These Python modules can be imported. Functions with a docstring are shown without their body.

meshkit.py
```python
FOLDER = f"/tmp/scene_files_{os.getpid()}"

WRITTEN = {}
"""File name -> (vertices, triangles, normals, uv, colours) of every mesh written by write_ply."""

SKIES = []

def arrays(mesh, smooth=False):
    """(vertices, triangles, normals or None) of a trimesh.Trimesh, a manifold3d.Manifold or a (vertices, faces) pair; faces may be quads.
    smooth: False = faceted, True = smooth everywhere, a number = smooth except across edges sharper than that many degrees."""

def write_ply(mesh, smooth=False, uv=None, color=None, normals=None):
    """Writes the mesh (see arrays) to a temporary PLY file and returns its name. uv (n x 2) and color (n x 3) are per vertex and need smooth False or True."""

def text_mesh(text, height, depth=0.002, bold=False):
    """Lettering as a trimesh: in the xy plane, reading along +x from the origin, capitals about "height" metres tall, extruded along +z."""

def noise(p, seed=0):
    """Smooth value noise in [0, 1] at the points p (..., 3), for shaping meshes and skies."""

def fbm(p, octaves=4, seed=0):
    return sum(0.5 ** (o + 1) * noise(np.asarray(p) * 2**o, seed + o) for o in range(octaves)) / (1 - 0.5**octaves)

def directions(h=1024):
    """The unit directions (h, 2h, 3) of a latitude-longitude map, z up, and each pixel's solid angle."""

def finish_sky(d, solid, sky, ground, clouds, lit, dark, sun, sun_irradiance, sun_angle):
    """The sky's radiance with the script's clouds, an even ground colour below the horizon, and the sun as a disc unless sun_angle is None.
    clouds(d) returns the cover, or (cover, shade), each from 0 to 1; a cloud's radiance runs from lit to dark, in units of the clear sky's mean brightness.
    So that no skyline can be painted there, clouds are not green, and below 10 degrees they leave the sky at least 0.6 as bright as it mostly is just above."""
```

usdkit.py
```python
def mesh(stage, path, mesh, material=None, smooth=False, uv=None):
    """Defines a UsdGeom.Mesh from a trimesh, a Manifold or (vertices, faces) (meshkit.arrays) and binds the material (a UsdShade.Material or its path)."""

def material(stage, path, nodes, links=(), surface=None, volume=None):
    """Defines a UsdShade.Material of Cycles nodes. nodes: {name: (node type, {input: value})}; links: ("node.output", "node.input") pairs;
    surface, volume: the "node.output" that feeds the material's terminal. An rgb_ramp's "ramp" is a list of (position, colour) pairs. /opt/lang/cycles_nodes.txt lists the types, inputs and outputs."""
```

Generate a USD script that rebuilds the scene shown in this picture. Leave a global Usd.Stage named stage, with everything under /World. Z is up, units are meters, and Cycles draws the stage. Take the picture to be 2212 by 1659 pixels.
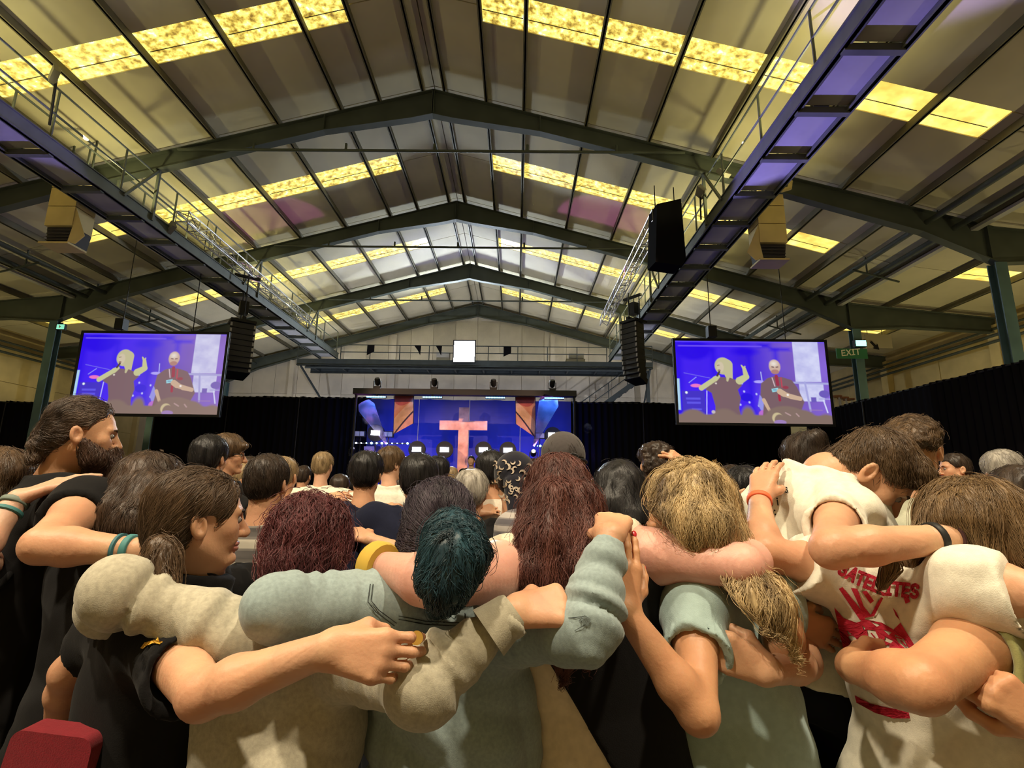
import math, random
import numpy as np
import trimesh, shapely
from shapely.geometry import Polygon
import usdkit, meshkit
from pxr import Usd, UsdGeom, UsdLux, UsdShade, Gf, Sdf, Vt

stage = Usd.Stage.CreateInMemory()
UsdGeom.SetStageUpAxis(stage, 'Z')
UsdGeom.SetStageMetersPerUnit(stage, 1.0)
UsdGeom.Xform.Define(stage, '/World')
UsdGeom.Scope.Define(stage, '/World/Looks')

# ------------------------------------------------------------------ camera
FPX, PITCH, YAW, ROLL, CAMZ = 1112.96, .1965, -.0105, .0135, 1.62
_c, _s = math.cos, math.sin
FWD = np.array([_s(YAW) * _c(PITCH), _c(YAW) * _c(PITCH), _s(PITCH)])
_r0 = np.array([_c(YAW), -_s(YAW), 0.0]); _u0 = np.cross(_r0, FWD)
RGT = _c(ROLL) * _r0 + _s(ROLL) * _u0
UPV = -_s(ROLL) * _r0 + _c(ROLL) * _u0
CAM = np.array([0.0, 0.0, CAMZ])
cam = UsdGeom.Camera.Define(stage, '/World/camera')
cam.CreateHorizontalApertureAttr(36.0)
cam.CreateVerticalApertureAttr(27.0)
cam.CreateFocalLengthAttr(36.0 * FPX / 2212.0)
cam.CreateClippingRangeAttr(Gf.Vec2f(0.05, 400.0))
_m = Gf.Matrix4d(*RGT, 0, *UPV, 0, *(-FWD), 0, *CAM, 1)
cam.AddTransformOp().Set(_m)
cam.CreateExposureAttr(1.0)


def at(px, py, Y=None, X=None, Z=None):
    """The point of the hall seen at a pixel of the 2212 x 1659 photograph, at a known depth, side or height."""
    d = FWD + RGT * (px - 1106.0) / FPX - UPV * (py - 829.5) / FPX
    t = Y / d[1] if Y is not None else X / d[0] if X is not None else (Z - CAMZ) / d[2]
    return CAM + t * d


# ------------------------------------------------------------------ light
def xf(prim, loc, direction=None):
    m = Gf.Matrix4d(1)
    if direction is not None:
        z = -np.asarray(direction, float); z /= np.linalg.norm(z)
        a = np.array([0, 0, 1.0]) if abs(z[2]) < .95 else np.array([0, 1.0, 0])
        x = np.cross(a, z); x /= np.linalg.norm(x); y = np.cross(z, x)
        m = Gf.Matrix4d(*x, 0, *y, 0, *z, 0, *map(float, loc), 1)
    else:
        m.SetTranslate(Gf.Vec3d(*map(float, loc)))
    UsdGeom.Xformable(prim).AddTransformOp().Set(m)


def light_attrs(l, color, power):
    l.CreateColorAttr(Gf.Vec3f(*color)); l.CreateIntensityAttr(power)
    l.CreateNormalizeAttr(True)


def spot(path, loc, target, color, power, half_angle, soft=.3, radius=.06):
    l = UsdLux.SphereLight.Define(stage, path)
    l.CreateRadiusAttr(radius); light_attrs(l, color, power)
    sh = UsdLux.ShapingAPI.Apply(l.GetPrim())
    sh.CreateShapingConeAngleAttr(half_angle); sh.CreateShapingConeSoftnessAttr(soft)
    xf(l.GetPrim(), loc, np.asarray(target, float) - np.asarray(loc, float))
    return l


def rect(path, loc, target, w, h, color, power):
    l = UsdLux.RectLight.Define(stage, path)
    l.CreateWidthAttr(w); l.CreateHeightAttr(h); light_attrs(l, color, power)
    xf(l.GetPrim(), loc, np.asarray(target, float) - np.asarray(loc, float))
    return l


def globe(path, loc, color, power, radius=.18):
    l = UsdLux.SphereLight.Define(stage, path)
    l.CreateRadiusAttr(radius); light_attrs(l, color, power)
    xf(l.GetPrim(), loc)
    return l


SKYLIGHT = .62           # strength of daylight through the yellowed rooflights
L = '/World/lights'
UsdGeom.Scope.Define(stage, L)
# the hall's house lamps hang under the roof behind the photographer
WARM = (1.0, .84, .60)
for i, (x, y) in enumerate([(-7.0, -.6), (-2.1, -1.6), (2.8, -.6)]):
    spot(f'{L}/house_lamp_{i}', (x, y, 8.6), (x, y + .6, 0), WARM, 370, 80, .5, .18)
# moving heads on the stage send purple light back over the crowd on to the walkways
spot(f'{L}/purple_head_right', (.53, 16.4, 2.75), (4.8, 6.6, 7.5), (.38, .30, 1.0), 1700, 10)
spot(f'{L}/purple_head_left', (-4.04, 16.4, 2.75), (-9.1, 5.9, 7.5), (.38, .30, 1.0), 1700, 10)
# blue LED floods on the stage floor wash the backdrop
for i, x in enumerate([-4.3, -2.9, -.55, .9]):
    spot(f'{L}/blue_flood_{i}', (x, 16.5, 1.15), (x * .98, 17.75, 2.6), (.02, .04, 1.0), 62, 50, .8)
for i, x in enumerate([-4.5, -2.9, -.6, 1.1]):
    rect(f'{L}/blue_bar_{i}', (x, 16.2, 4.36), (x, 16.9, 2.5), .65, .06, (.05, .2, 1.0), 4)
# uplighters standing on the two walkways wash the roof
for j, x in enumerate((-9.03, 4.78)):
    for i, y in enumerate((4.2, 7.2, 10.2, 13.2, 16.2, 19.2, 22.2)):
        spot(f'{L}/uplighter_{j}_{i}', (x, y, 7.9), (x + (.5 if j == 0 else -.5), y, 10), (1.0, .90, .38), 9, 88, .3)
# floodlights stand in the aisles behind the side curtains and behind the stage curtain, turned up to walls and roof
for i, y in enumerate((5.0, 8.5, 12.0, 15.5)):
    spot(f'{L}/aisle_flood_right_{i}', (12.4, y, 3.0), (11.2, y, 9), (1.0, .86, .40), 19, 80, .4)
for i, (x, y) in enumerate(((-16.8, 5.0), (-16.8, 8.5), (-16.8, 12.0), (-16.8, 19.5))):
    spot(f'{L}/aisle_flood_left_{i}', (x, y, 3.0), (x + 1.2, y, 9), (1.0, .86, .40), 19, 80, .4)
for i, x in enumerate((-10.5, -6.0, 2.0, 6.5, 13.0)):
    spot(f'{L}/gable_flood_{i}', (x, 20.2, 3.0), (x, 25.2, 8.0), (.86, .89, 1.0), 62, 75, .4)
for i, x in enumerate((-9.2, -6.4, -3.6, -.8, 2.0, 4.8)):
    spot(f'{L}/gantry_wash_{i}', (x, 24.7, 7.62), (x, 26.2, 9.3), (.92, .94, 1.0), 5, 85, .4)
# the white flood on the gantry
rect(f'{L}/gantry_flood', (-2.57, 23.8, 7.98), (-1.5, 5, 3), .95, .95, (.76, .88, 1.0), 190)
# beams of the two purple moving heads
spot(f'{L}/beam_left', (-4.04, 16.08, 2.82), (-4.78, 15.9, 4.15), (1.0, .24, .95), 60, 12.5, .2, .03)
spot(f'{L}/beam_right', (.53, 16.08, 2.82), (1.10, 15.9, 4.6), (1.0, .24, .95), 80, 13, .2, .03)
# warm key lamps for the speakers on the stage, out on the walkways
spot(f'{L}/stage_key_0', (-8.6, 9.0, 8.3), (-1.8, 16.6, 2.4), (1, .62, .40), 700, 13, .5)
spot(f'{L}/stage_key_1', (4.3, 9.0, 8.3), (-1.8, 16.6, 2.4), (1, .62, .40), 700, 13, .5)

# ------------------------------------------------------------------ helpers
rng = np.random.default_rng(7)
NUM = {}
PRIM = {}


def num(parent, name):
    k = (parent, name); n = NUM.get(k, 0); NUM[k] = n + 1
    return f'{parent}/{name}' if n == 0 else f'{parent}/{name}_{n:03d}'


def tag(p, label=None, cat=None, group=None, kind=None):
    p = p.GetPrim() if hasattr(p, 'GetPrim') else p
    for k, v in (('label', label), ('category', cat), ('group', group), ('kind', kind)):
        if v:
            p.SetCustomDataByKey(k, v)
    return p


def thing(name, label=None, cat=None, group=None, loc=(0, 0, 0), rz=0, kind=None):
    x = UsdGeom.Xform.Define(stage, num('/World', name))
    x.AddTranslateOp().Set(Gf.Vec3d(*map(float, loc)))
    if rz:
        x.AddRotateZOp().Set(float(rz))
    return tag(x, label, cat, group, kind)


def copy_of(src, loc, rz=0, label=None, name=None, group=None):
    was = src.GetCustomData()
    p = thing(name or src.GetName().rstrip('0123456789').rstrip('_'), label or was.get('label'), was.get('category'), group or was.get('group'), loc, rz)
    p.GetReferences().AddInternalReference(src.GetPath()); p.SetInstanceable(True)
    return p


class MB:
    """Collects vertices and triangles of one mesh."""
    def __init__(self): self.v, self.f, self.n = [], [], 0

    def add(self, v, f):
        v = np.asarray(v, float); f = np.asarray(f, int)
        if f.shape[1] == 4:
            f = np.vstack([f[:, [0, 1, 2]], f[:, [0, 2, 3]]])
        self.v.append(v); self.f.append(f + self.n); self.n += len(v); return self

    def tm(self, m): return self.add(m.vertices, m.faces)

    BOX = np.array([[0, 3, 2, 1], [4, 5, 6, 7], [0, 1, 5, 4], [1, 2, 6, 5], [2, 3, 7, 6], [3, 0, 4, 7]])

    def box(self, c, s, ax=None):
        o = np.array([[-1, -1, -1], [1, -1, -1], [1, 1, -1], [-1, 1, -1], [-1, -1, 1], [1, -1, 1], [1, 1, 1], [-1, 1, 1]]) * (np.asarray(s) / 2.0)
        if ax is not None:
            o = o @ np.asarray(ax, float)
        return self.add(o + np.asarray(c, float), self.BOX)

    def span(self, a, b):
        a, b = np.minimum(a, b), np.maximum(a, b)
        return self.box((a + b) / 2, b - a)

    def bar(self, a, b, w, h, up=(0, 0, 1)):
        a, b = np.asarray(a, float), np.asarray(b, float)
        d = b - a; l = np.linalg.norm(d); d /= l
        s = np.cross(d, up)
        if np.linalg.norm(s) < 1e-6: s = np.cross(d, (1, 0, 0))
        s /= np.linalg.norm(s); u = np.cross(s, d)
        return self.box((a + b) / 2, (l, w, h), np.array([d, s, u]))

    def tube(self, pts, r, n=8):
        p = np.asarray(pts, float); r = np.broadcast_to(r, (len(p),))
        t = np.gradient(p, axis=0); t /= np.linalg.norm(t, axis=1, keepdims=True) + 1e-12
        ref = np.array([0, 0, 1.0]) if abs(t[:, 2]).mean() < .8 else np.array([1.0, 0, 0])
        a = np.cross(t, ref); a /= np.linalg.norm(a, axis=1, keepdims=True) + 1e-12
        b = np.cross(t, a); ang = np.arange(n) * 2 * np.pi / n
        v = p[:, None] + r[:, None, None] * (np.cos(ang)[None, :, None] * a[:, None] + np.sin(ang)[None, :, None] * b[:, None])
        i, j = np.meshgrid(np.arange(len(p) - 1), np.arange(n), indexing='ij'); k = (j + 1) % n
        q = np.stack([i * n + j, (i + 1) * n + j, (i + 1) * n + k, i * n + k], -1).reshape(-1, 4)
        m0, m1 = len(p) * n, len(p) * n + 1
        caps = [[m0, (j_), (j_ + 1) % n] for j_ in range(n)] + [[m1, (len(p) - 1) * n + (j_ + 1) % n, (len(p) - 1) * n + j_] for j_ in range(n)]
        f = np.vstack([q[:, [0, 1, 2]], q[:, [0, 2, 3]], caps])
        return self.add(np.vstack([v.reshape(-1, 3), p[:1], p[-1:]]), f)

    def prism(self, poly, a, b, axes=(0, 2, 1)):
        """A polygon in the plane axes[0], axes[1], extruded from a to b along axes[2]."""
        m = trimesh.creation.extrude_polygon(poly if isinstance(poly, Polygon) else Polygon(poly), b - a, engine='earcut')
        v = np.zeros((len(m.vertices), 3)); v[:, axes[0]] = m.vertices[:, 0]; v[:, axes[1]] = m.vertices[:, 1]; v[:, axes[2]] = m.vertices[:, 2] + a
        return self.add(v, m.faces)

    def build(self, name, mat, parent=None, smooth=False, label=None, cat=None, group=None, kind=None):
        pp = '/World' if parent is None else str(parent.GetPath())
        m = usdkit.mesh(stage, num(pp, name), (np.vstack(self.v), np.vstack(self.f)), mat, smooth=smooth)
        m.CreateDoubleSidedAttr(True)
        return tag(m, label, cat, group, kind)


def mesh(name, v, f, mat, parent=None, smooth=True, **k):
    b = MB(); b.add(v, f)
    return b.build(name, mat, parent, smooth, **k)


# ------------------------------------------------------------------ materials
MATS = {}


def lin(c):
    c = np.asarray(c, float) / 255.0
    return tuple(np.where(c <= .04045, c / 12.92, ((c + .055) / 1.055) ** 2.4))


def plain(name, col, rough=.7, metal=0, vary=0.0, scale=6.0, bump=0.0, bscale=40.0, spec=.3, sheen=0.0, obj=True, rand=0.0, **kw):
    """A principled material: colour (linear) broken up by noise, with fine relief."""
    if name in MATS: return MATS[name]
    nodes = {'p': ('principled_bsdf', {'roughness': rough, 'metallic': metal, 'specular_ior_level': spec, 'base_color': col, **({'sheen_weight': sheen} if sheen else {}), **kw})}
    links = []
    nodes['tc'] = ('texture_coordinate', {})
    src = 'tc.object' if obj else 'tc.generated'
    if vary or rand:
        nodes['n'] = ('noise_texture', {'scale': scale, 'detail': 4.0})
        lo, hi = tuple(c * (1 - vary) for c in col), tuple(min(1, c * (1 + vary)) for c in col)
        nodes['r'] = ('rgb_ramp', {'ramp': [(.3, lo), (.7, hi)]})
        links += [(src, 'n.vector'), ('n.fac', 'r.fac')]
        out = 'r.color'
        if rand:
            nodes['oi'] = ('object_info', {})
            nodes['mr'] = ('map_range', {'to_min': 1 - rand, 'to_max': 1 + rand})
            nodes['h'] = ('hsv', {})
            links += [('oi.random', 'mr.value'), ('mr.result', 'h.value'), (out, 'h.color')]
            out = 'h.color'
        links.append((out, 'p.base_color'))
    if bump:
        nodes['bn'] = ('noise_texture', {'scale': bscale, 'detail': 3.0})
        nodes['b'] = ('bump', {'strength': bump, 'distance': .01})
        links += [(src, 'bn.vector'), ('bn.fac', 'b.height'), ('b.normal', 'p.normal')]
    MATS[name] = usdkit.material(stage, f'/World/Looks/{name}', nodes, links, surface='p.BSDF')
    return MATS[name]


def glow(name, col, strength, base=(.02, .02, .02)):
    if name in MATS: return MATS[name]
    MATS[name] = usdkit.material(stage, f'/World/Looks/{name}', {'p': ('principled_bsdf', {'base_color': base, 'roughness': .4, 'emission_color': col, 'emission_strength': strength})}, [], surface='p.BSDF')
    return MATS[name]


M_LINING = plain('roof_lining', (.62, .56, .40), .8, vary=.10, scale=.7, rand=.05)
M_STEEL = plain('dark_green_steel', (.070, .082, .068), .6, vary=.15, scale=2.0)
M_PURLIN = plain('purlin_steel', (.16, .145, .10), .55, vary=.12, scale=2)
M_TEAL = plain('teal_column_paint', (.085, .15, .165), .55, vary=.15, scale=2)
M_WALK = plain('walkway_steel', (.115, .13, .115), .55, vary=.15, scale=3)
M_GANTRY = plain('gantry_steel', (.045, .055, .058), .6, vary=.15, scale=3)
M_WALKFLOOR = plain('walkway_floor', (.40, .40, .42), .6, vary=.08, scale=2)
M_BLACK = plain('black_metal', (.012, .012, .014), .5)
M_ALU = plain('aluminium', (.42, .42, .44), .35, metal=.9)
M_CLAD = plain('gable_cladding', (.58, .52, .42), .7, vary=.12, scale=1.2, rand=.10)
M_CONC = plain('concrete_panel', (.60, .47, .22), .85, vary=.14, scale=1.4, bump=.15, bscale=20, rand=.04)
M_DRAPE = plain('black_drape', (.0065, .0062, .008), .98, spec=.04)
M_BACKDROP = plain('stage_backdrop', (.045, .05, .17), .9, spec=.1)
M_FLOOR = plain('hall_floor', (.06, .05, .045), .6, vary=.2, scale=1)
M_HEATER = plain('cream_enamel', (.60, .48, .22), .5, vary=.08, scale=3)
M_DARKBOX = plain('dark_louvre', (.05, .045, .045), .7)
M_CABLE = plain('grey_conduit', (.45, .44, .42), .5)
# rooflight sheets: translucent, dirty, daylight behind them
MATS['rooflight'] = usdkit.material(stage, '/World/Looks/rooflight', {
    'tc': ('texture_coordinate', {}),
    'n': ('noise_texture', {'scale': 8.0, 'detail': 3.0, 'roughness': .55}),
    'r': ('rgb_ramp', {'ramp': [(.30, (.20, .11, .012)), (.42, (.60, .42, .06)), (.52, (.98, .80, .16)), (.62, (1.15, 1.0, .30)), (.72, (1.7, 1.6, .9))]}),
    'e': ('principled_bsdf', {'base_color': (.5, .42, .2), 'roughness': .4, 'emission_strength': SKYLIGHT})},
    [('tc.object', 'n.vector'), ('n.fac', 'r.fac'), ('r.color', 'e.emission_color')], surface='e.BSDF')
MATS['rooflight_clean'] = usdkit.material(stage, '/World/Looks/rooflight_clean', {
    'tc': ('texture_coordinate', {}),
    'n': ('noise_texture', {'scale': 3.0, 'detail': 3.0}),
    'r': ('rgb_ramp', {'ramp': [(.3, (.80, .50, .08)), (.55, (1.1, .82, .17)), (.75, (1.25, 1.05, .36))]}),
    'e': ('principled_bsdf', {'base_color': (.5, .42, .2), 'roughness': .4, 'emission_strength': SKYLIGHT})},
    [('tc.object', 'n.vector'), ('n.fac', 'r.fac'), ('r.color', 'e.emission_color')], surface='e.BSDF')

# ------------------------------------------------------------------ the hall
RX, RZ, SLOPE = -2.125, 11.255, .2722          # ridge
COLX, WALLX = 12.93, 17.55                      # columns and outer walls, from the ridge
BACK, FRONT = 26.25, -9.4
FRAMES = [10.98, 15.98, 20.98, 25.98]


def roofz(r):
    r = abs(r)
    return RZ - SLOPE * min(r, COLX) - .10 * max(0, r - COLX)


def rp(r, y, d=0.0):
    """Point of the roof's underside r metres right of the ridge, d below."""
    return np.array([RX + r, y, roofz(r) - d])


b = MB(); b.span((RX - WALLX - .3, FRONT - .3, -.2), (RX + WALLX + .3, BACK + .3, 0)); b.build('floor', M_FLOOR, kind='structure')

ceiling = thing('ceiling', kind='structure')
PUR = [.27, 1.30, 2.21, 3.69, 5.18, 6.66, 8.14, 9.63, 11.11, 12.6, 14.1, 15.7, 17.5]
BAYS = [(FRONT, -4.02), (-4.02, .98), (.98, 5.98), (5.98, 10.98), (10.98, 15.98), (15.98, 20.98), (20.98, BACK)]


def roof_sheet(r0, r1, y0, y1, t=.05, gap=.012, lift=0.0):
    b = MB()
    r0g, r1g = (r0 + gap, r1 - gap) if r1 > r0 else (r0 - gap, r1 + gap)
    y0, y1 = y0 + gap, y1 - gap
    q = [rp(r0g, y0), rp(r1g, y0), rp(r1g, y1), rp(r0g, y1)]
    v = np.array(q + q); v[:4, 2] += lift; v[4:, 2] += t + lift
    b.add(v, MB.BOX); return b


# weather sheeting above the lining closes the joints
b = MB()
for s in (-1, 1):
    for r0, r1 in ((0, COLX), (COLX, WALLX + .3)):
        q = [rp(s * r0, FRONT - .3, -.09), rp(s * r1, FRONT - .3, -.09), rp(s * r1, BACK + .3, -.09), rp(s * r0, BACK + .3, -.09)]
        v = np.array(q + q); v[4:, 2] += .03; b.add(v, MB.BOX)
b.build('roof_sheeting', M_LINING, ceiling)
wn = 0
for (y0, y1) in BAYS:
    seen = y1 > 10
    w0, w1 = (y1 if y1 < BACK else 25.98) - 2.85, (y1 if y1 < BACK else 25.98) - 2.15
    if y0 == FRONT: w0, w1 = -6.87, -6.17
    for s in (-1, 1):
        win = None
        wn += 1
        win = thing(f'window_{wn}', kind='structure')
        edges = [.0] + PUR if seen else [0, 1.30, 5.18, 10.89, 14.1, 17.5]
        for a, c in zip(edges[:-1], edges[1:]):
            lit = (a >= 1.29 and c <= 11.2) or (14.0 < c and a > 13 and c < 17)
            lit = lit or (not seen and 1.2 < a < 10.8)
            ym = [(y0, w0), (w1, y1)] if lit else [(y0, y1)]
            if lit:
                e = min(c, 10.89) if c < 12 else c
                wb = roof_sheet(s * (a if a > 1.3 else 1.34), s * e, w0, w1, t=.012, gap=.002, lift=.01)
                wb.build('pane', MATS['rooflight'] if a < 8 else MATS['rooflight_clean'], win)
                if seen:   # the lap of two sheets, a thin dark line along the middle
                    lb = MB(); lb.bar(rp(s * (a + .05), (w0 + w1) / 2 + .08, -.005), rp(s * (e - .05), (w0 + w1) / 2 + .08, -.005), .012, .012); lb.build('lap_strip', M_PURLIN, win)
                if e < c - .1:
                    roof_sheet(s * e, s * c, w0, w1).build('roof_panel', M_LINING, ceiling)
            for (p, q) in ym:
                if seen and q - p > 2.5 :      # lining sheets butt every 2.5 m or so
                    mid = (p + q) / 2
                    for pp, qq in ((p, mid), (mid, q)):
                        roof_sheet(s * a, s * c, pp, qq).build('roof_panel', M_LINING, ceiling)
                else:
                    roof_sheet(s * a, s * c, p, q).build('roof_panel', M_LINING, ceiling)
# purlins run the length of the roof under the lining
for s in (-1, 1):
    for r in PUR[:-1]:
        b = MB(); h = .17 if r > 1 else .12
        p, q = rp(s * r, 4.0, h / 2), rp(s * r, BACK - .02, h / 2)
        b.bar(p, q, .035, h); b.bar(p - (0, 0, h / 2 - .01), q - (0, 0, h / 2 - .01), .09, .02)
        b.build('purlin', M_PURLIN, ceiling)
# pairs of pipes and cable trays along the valley of each aisle
for s, side in ((-1, 'left'), (1, 'right')):
    t = thing('service_pipe_run', f'dark pipes and a cable tray under the {side} roof slope', 'pipes', 'service pipes under the roof')
    for r, d, rad in ((11.5, .42, .07), (12.1, .40, .07)):
        b = MB(); b.tube([rp(s * r, 4, d), rp(s * r, BACK - .1, d)], rad, 10); b.build('pipe', M_STEEL, t, smooth=40)
    b = MB(); b.bar(rp(s * 12.55, 4, .30), rp(s * 12.55, BACK - .1, .30), .16, .07); b.build('cable_tray', M_CABLE, t)
    for y in np.arange(6, 26, 2.5):
        b = MB(); b.bar(rp(s * 11.4, y, .5), rp(s * 12.65, y, .5), .04, .04); b.bar(rp(s * 11.8, y, .02), rp(s * 11.8, y, .5), .03, .03, (0, 1, 0)); b.build('hanger', M_STEEL, t)

# portal frames
FR_NAMES = ['nearest the camera', 'second from the camera', 'third from the camera', 'farthest, against the gable wall']
def frame_depth(r):
    return np.interp(abs(r), [0, .5, 2.6, 8.0, COLX - 1.6, COLX, COLX + 1.6, WALLX], [.66, .64, .42, .44, .55, .86, .62, .46])
for y, nm in zip(FRAMES, FR_NAMES):
    t = thing('roof_frame', f'dark green steel portal frame across the roof, {nm}', 'beam', None)
    for s in (-1, 1):
        rs = np.array([0, .5, 1.5, 2.6, 5, 8, COLX - 1.6, COLX, COLX + 1.6, WALLX - .1])
        top = np.array([rp(s * r, 0, .172) for r in rs]); bot = top.copy(); bot[:, 2] -= [frame_depth(r) for r in rs]
        b = MB()
        b.prism(np.vstack([top[:, [0, 2]], bot[::-1][:, [0, 2]]]), y - .012, y + .012)
        for line in (top, bot):
            for p, q in zip(line[:-1], line[1:]):
                b.bar((p[0], y, p[2]), (q[0], y, q[2]), .20, .022)
        for r in (.02, 2.6, 8.0, COLX - .15):
            k = rp(s * r, y, .172); b.span(k + (-.01, -.1, -frame_depth(r)), k + (.01, .1, 0))
        b.build('rafter', M_STEEL, t)
        c = MB(); x = RX + s * COLX; zt = roofz(COLX) - .172 - .86
        c.span((x - .012, y - .10, 0), (x + .012, y + .10, zt))
        c.span((x - .13, y - .112, 0), (x + .13, y - .088, zt)); c.span((x - .13, y + .088, 0), (x + .13, y + .112, zt))
        c.build('column', M_TEAL, t, label='blue-green column of the frame')
    if y < 25:
        b = MB(); b.tube([(RX - 6.0, y - .13, 9.37), (RX + 6.0, y - .13, 9.37)], .035, 8); b.build('tie_rod', M_STEEL, t, smooth=40)
        for x in (-4.2, -2.0, .1, 2.3, 4.4):
            b = MB(); b.tube([(RX + x, y - .13, 9.36), (RX + x, y - .13, 9.55)], .03, 8); b.build('tie_hanger', M_STEEL, t)

# walls
wl = thing('wall_back', kind='structure')
b = MB(); b.prism([(RX - WALLX, 0), (RX + WALLX, 0), (RX + WALLX, roofz(WALLX)), (RX + COLX, roofz(COLX)), (RX, RZ), (RX - COLX, roofz(COLX)), (RX - WALLX, roofz(WALLX))], BACK + .02, BACK + .2); b.build('backing', M_CLAD, wl)
xs = np.arange(-WALLX, WALLX + .01, 1.17)
for x0, x1 in zip(xs[:-1], xs[1:]):
    for z0, z1 in ((0, 6.2), (6.2, 20)):
        ya = BACK - .02 + float(rng.uniform(-.012, .012))
        pl = [(RX + x0 + .008, z0), (RX + x1 - .008, z0), (RX + x1 - .008, min(z1 - .012, roofz(x1) + .02)), (RX + x0 + .008, min(z1 - .012, roofz(x0) + .02))]
        if z0 < pl[2][1]:
            b = MB(); b.prism(pl, ya, ya + .05); b.build('cladding_panel', M_CLAD, wl)
for x in (-4.35, 3.95, -9.6, 8.9):
    b = MB(); b.span((RX + x - .12, BACK - .25, 0), (RX + x + .12, BACK - .04, roofz(x) - .7)); b.build('wall_post', M_CLAD, wl)
for s, nm in ((-1, 'wall_left'), (1, 'wall_right')):
    wl = thing(nm, kind='structure')
    x = RX + s * WALLX
    b = MB(); b.span((x + s * .05, FRONT, 0), (x + s * .25, BACK, 7.4)); b.build('backing', M_CONC, wl)
    for j, (y0, y1) in enumerate(BAYS):
        if y1 < 6: b = MB(); b.span((x, y0 + .02, 0), (x + s * .06, y1 - .02, 6.6)); b.build('concrete_panel', M_CONC, wl); continue
        for z0, z1 in ((0, 2.4), (2.4, 4.0), (4.0, 5.3), (5.3, 6.6)):
            for k in range(2):
                ya, yb = y0 + (y1 - y0) * k / 2, y0 + (y1 - y0) * (k + 1) / 2
                o = float(rng.uniform(0, .015))
                b = MB(); b.span((x - s * o, ya + .012, z0 + .01), (x + s * .06, yb - .012, z1 - .01)); b.build('concrete_panel', M_CONC, wl)
        b = MB(); b.span((x - s * .25, y1 - .18, 0), (x + s * .05, y1 + .18, 6.9)); b.build('wall_pier', M_CONC, wl)
    b = MB()
    for z, r in ((6.35, .05), (6.55, .05), (6.75, .04)):
        b.tube([(x - s * .25, 3, z), (x - s * .25, BACK - .3, z)], r, 8)
    b.build('wall_pipes', M_STEEL, wl, smooth=40)
b = MB(); b.prism([(RX - WALLX, 0), (RX + WALLX, 0), (RX + WALLX, roofz(WALLX)), (RX + COLX, roofz(COLX)), (RX, RZ), (RX - COLX, roofz(COLX)), (RX - WALLX, roofz(WALLX))], FRONT - .2, FRONT); b.build('wall_front', M_CONC, kind='structure')

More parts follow.
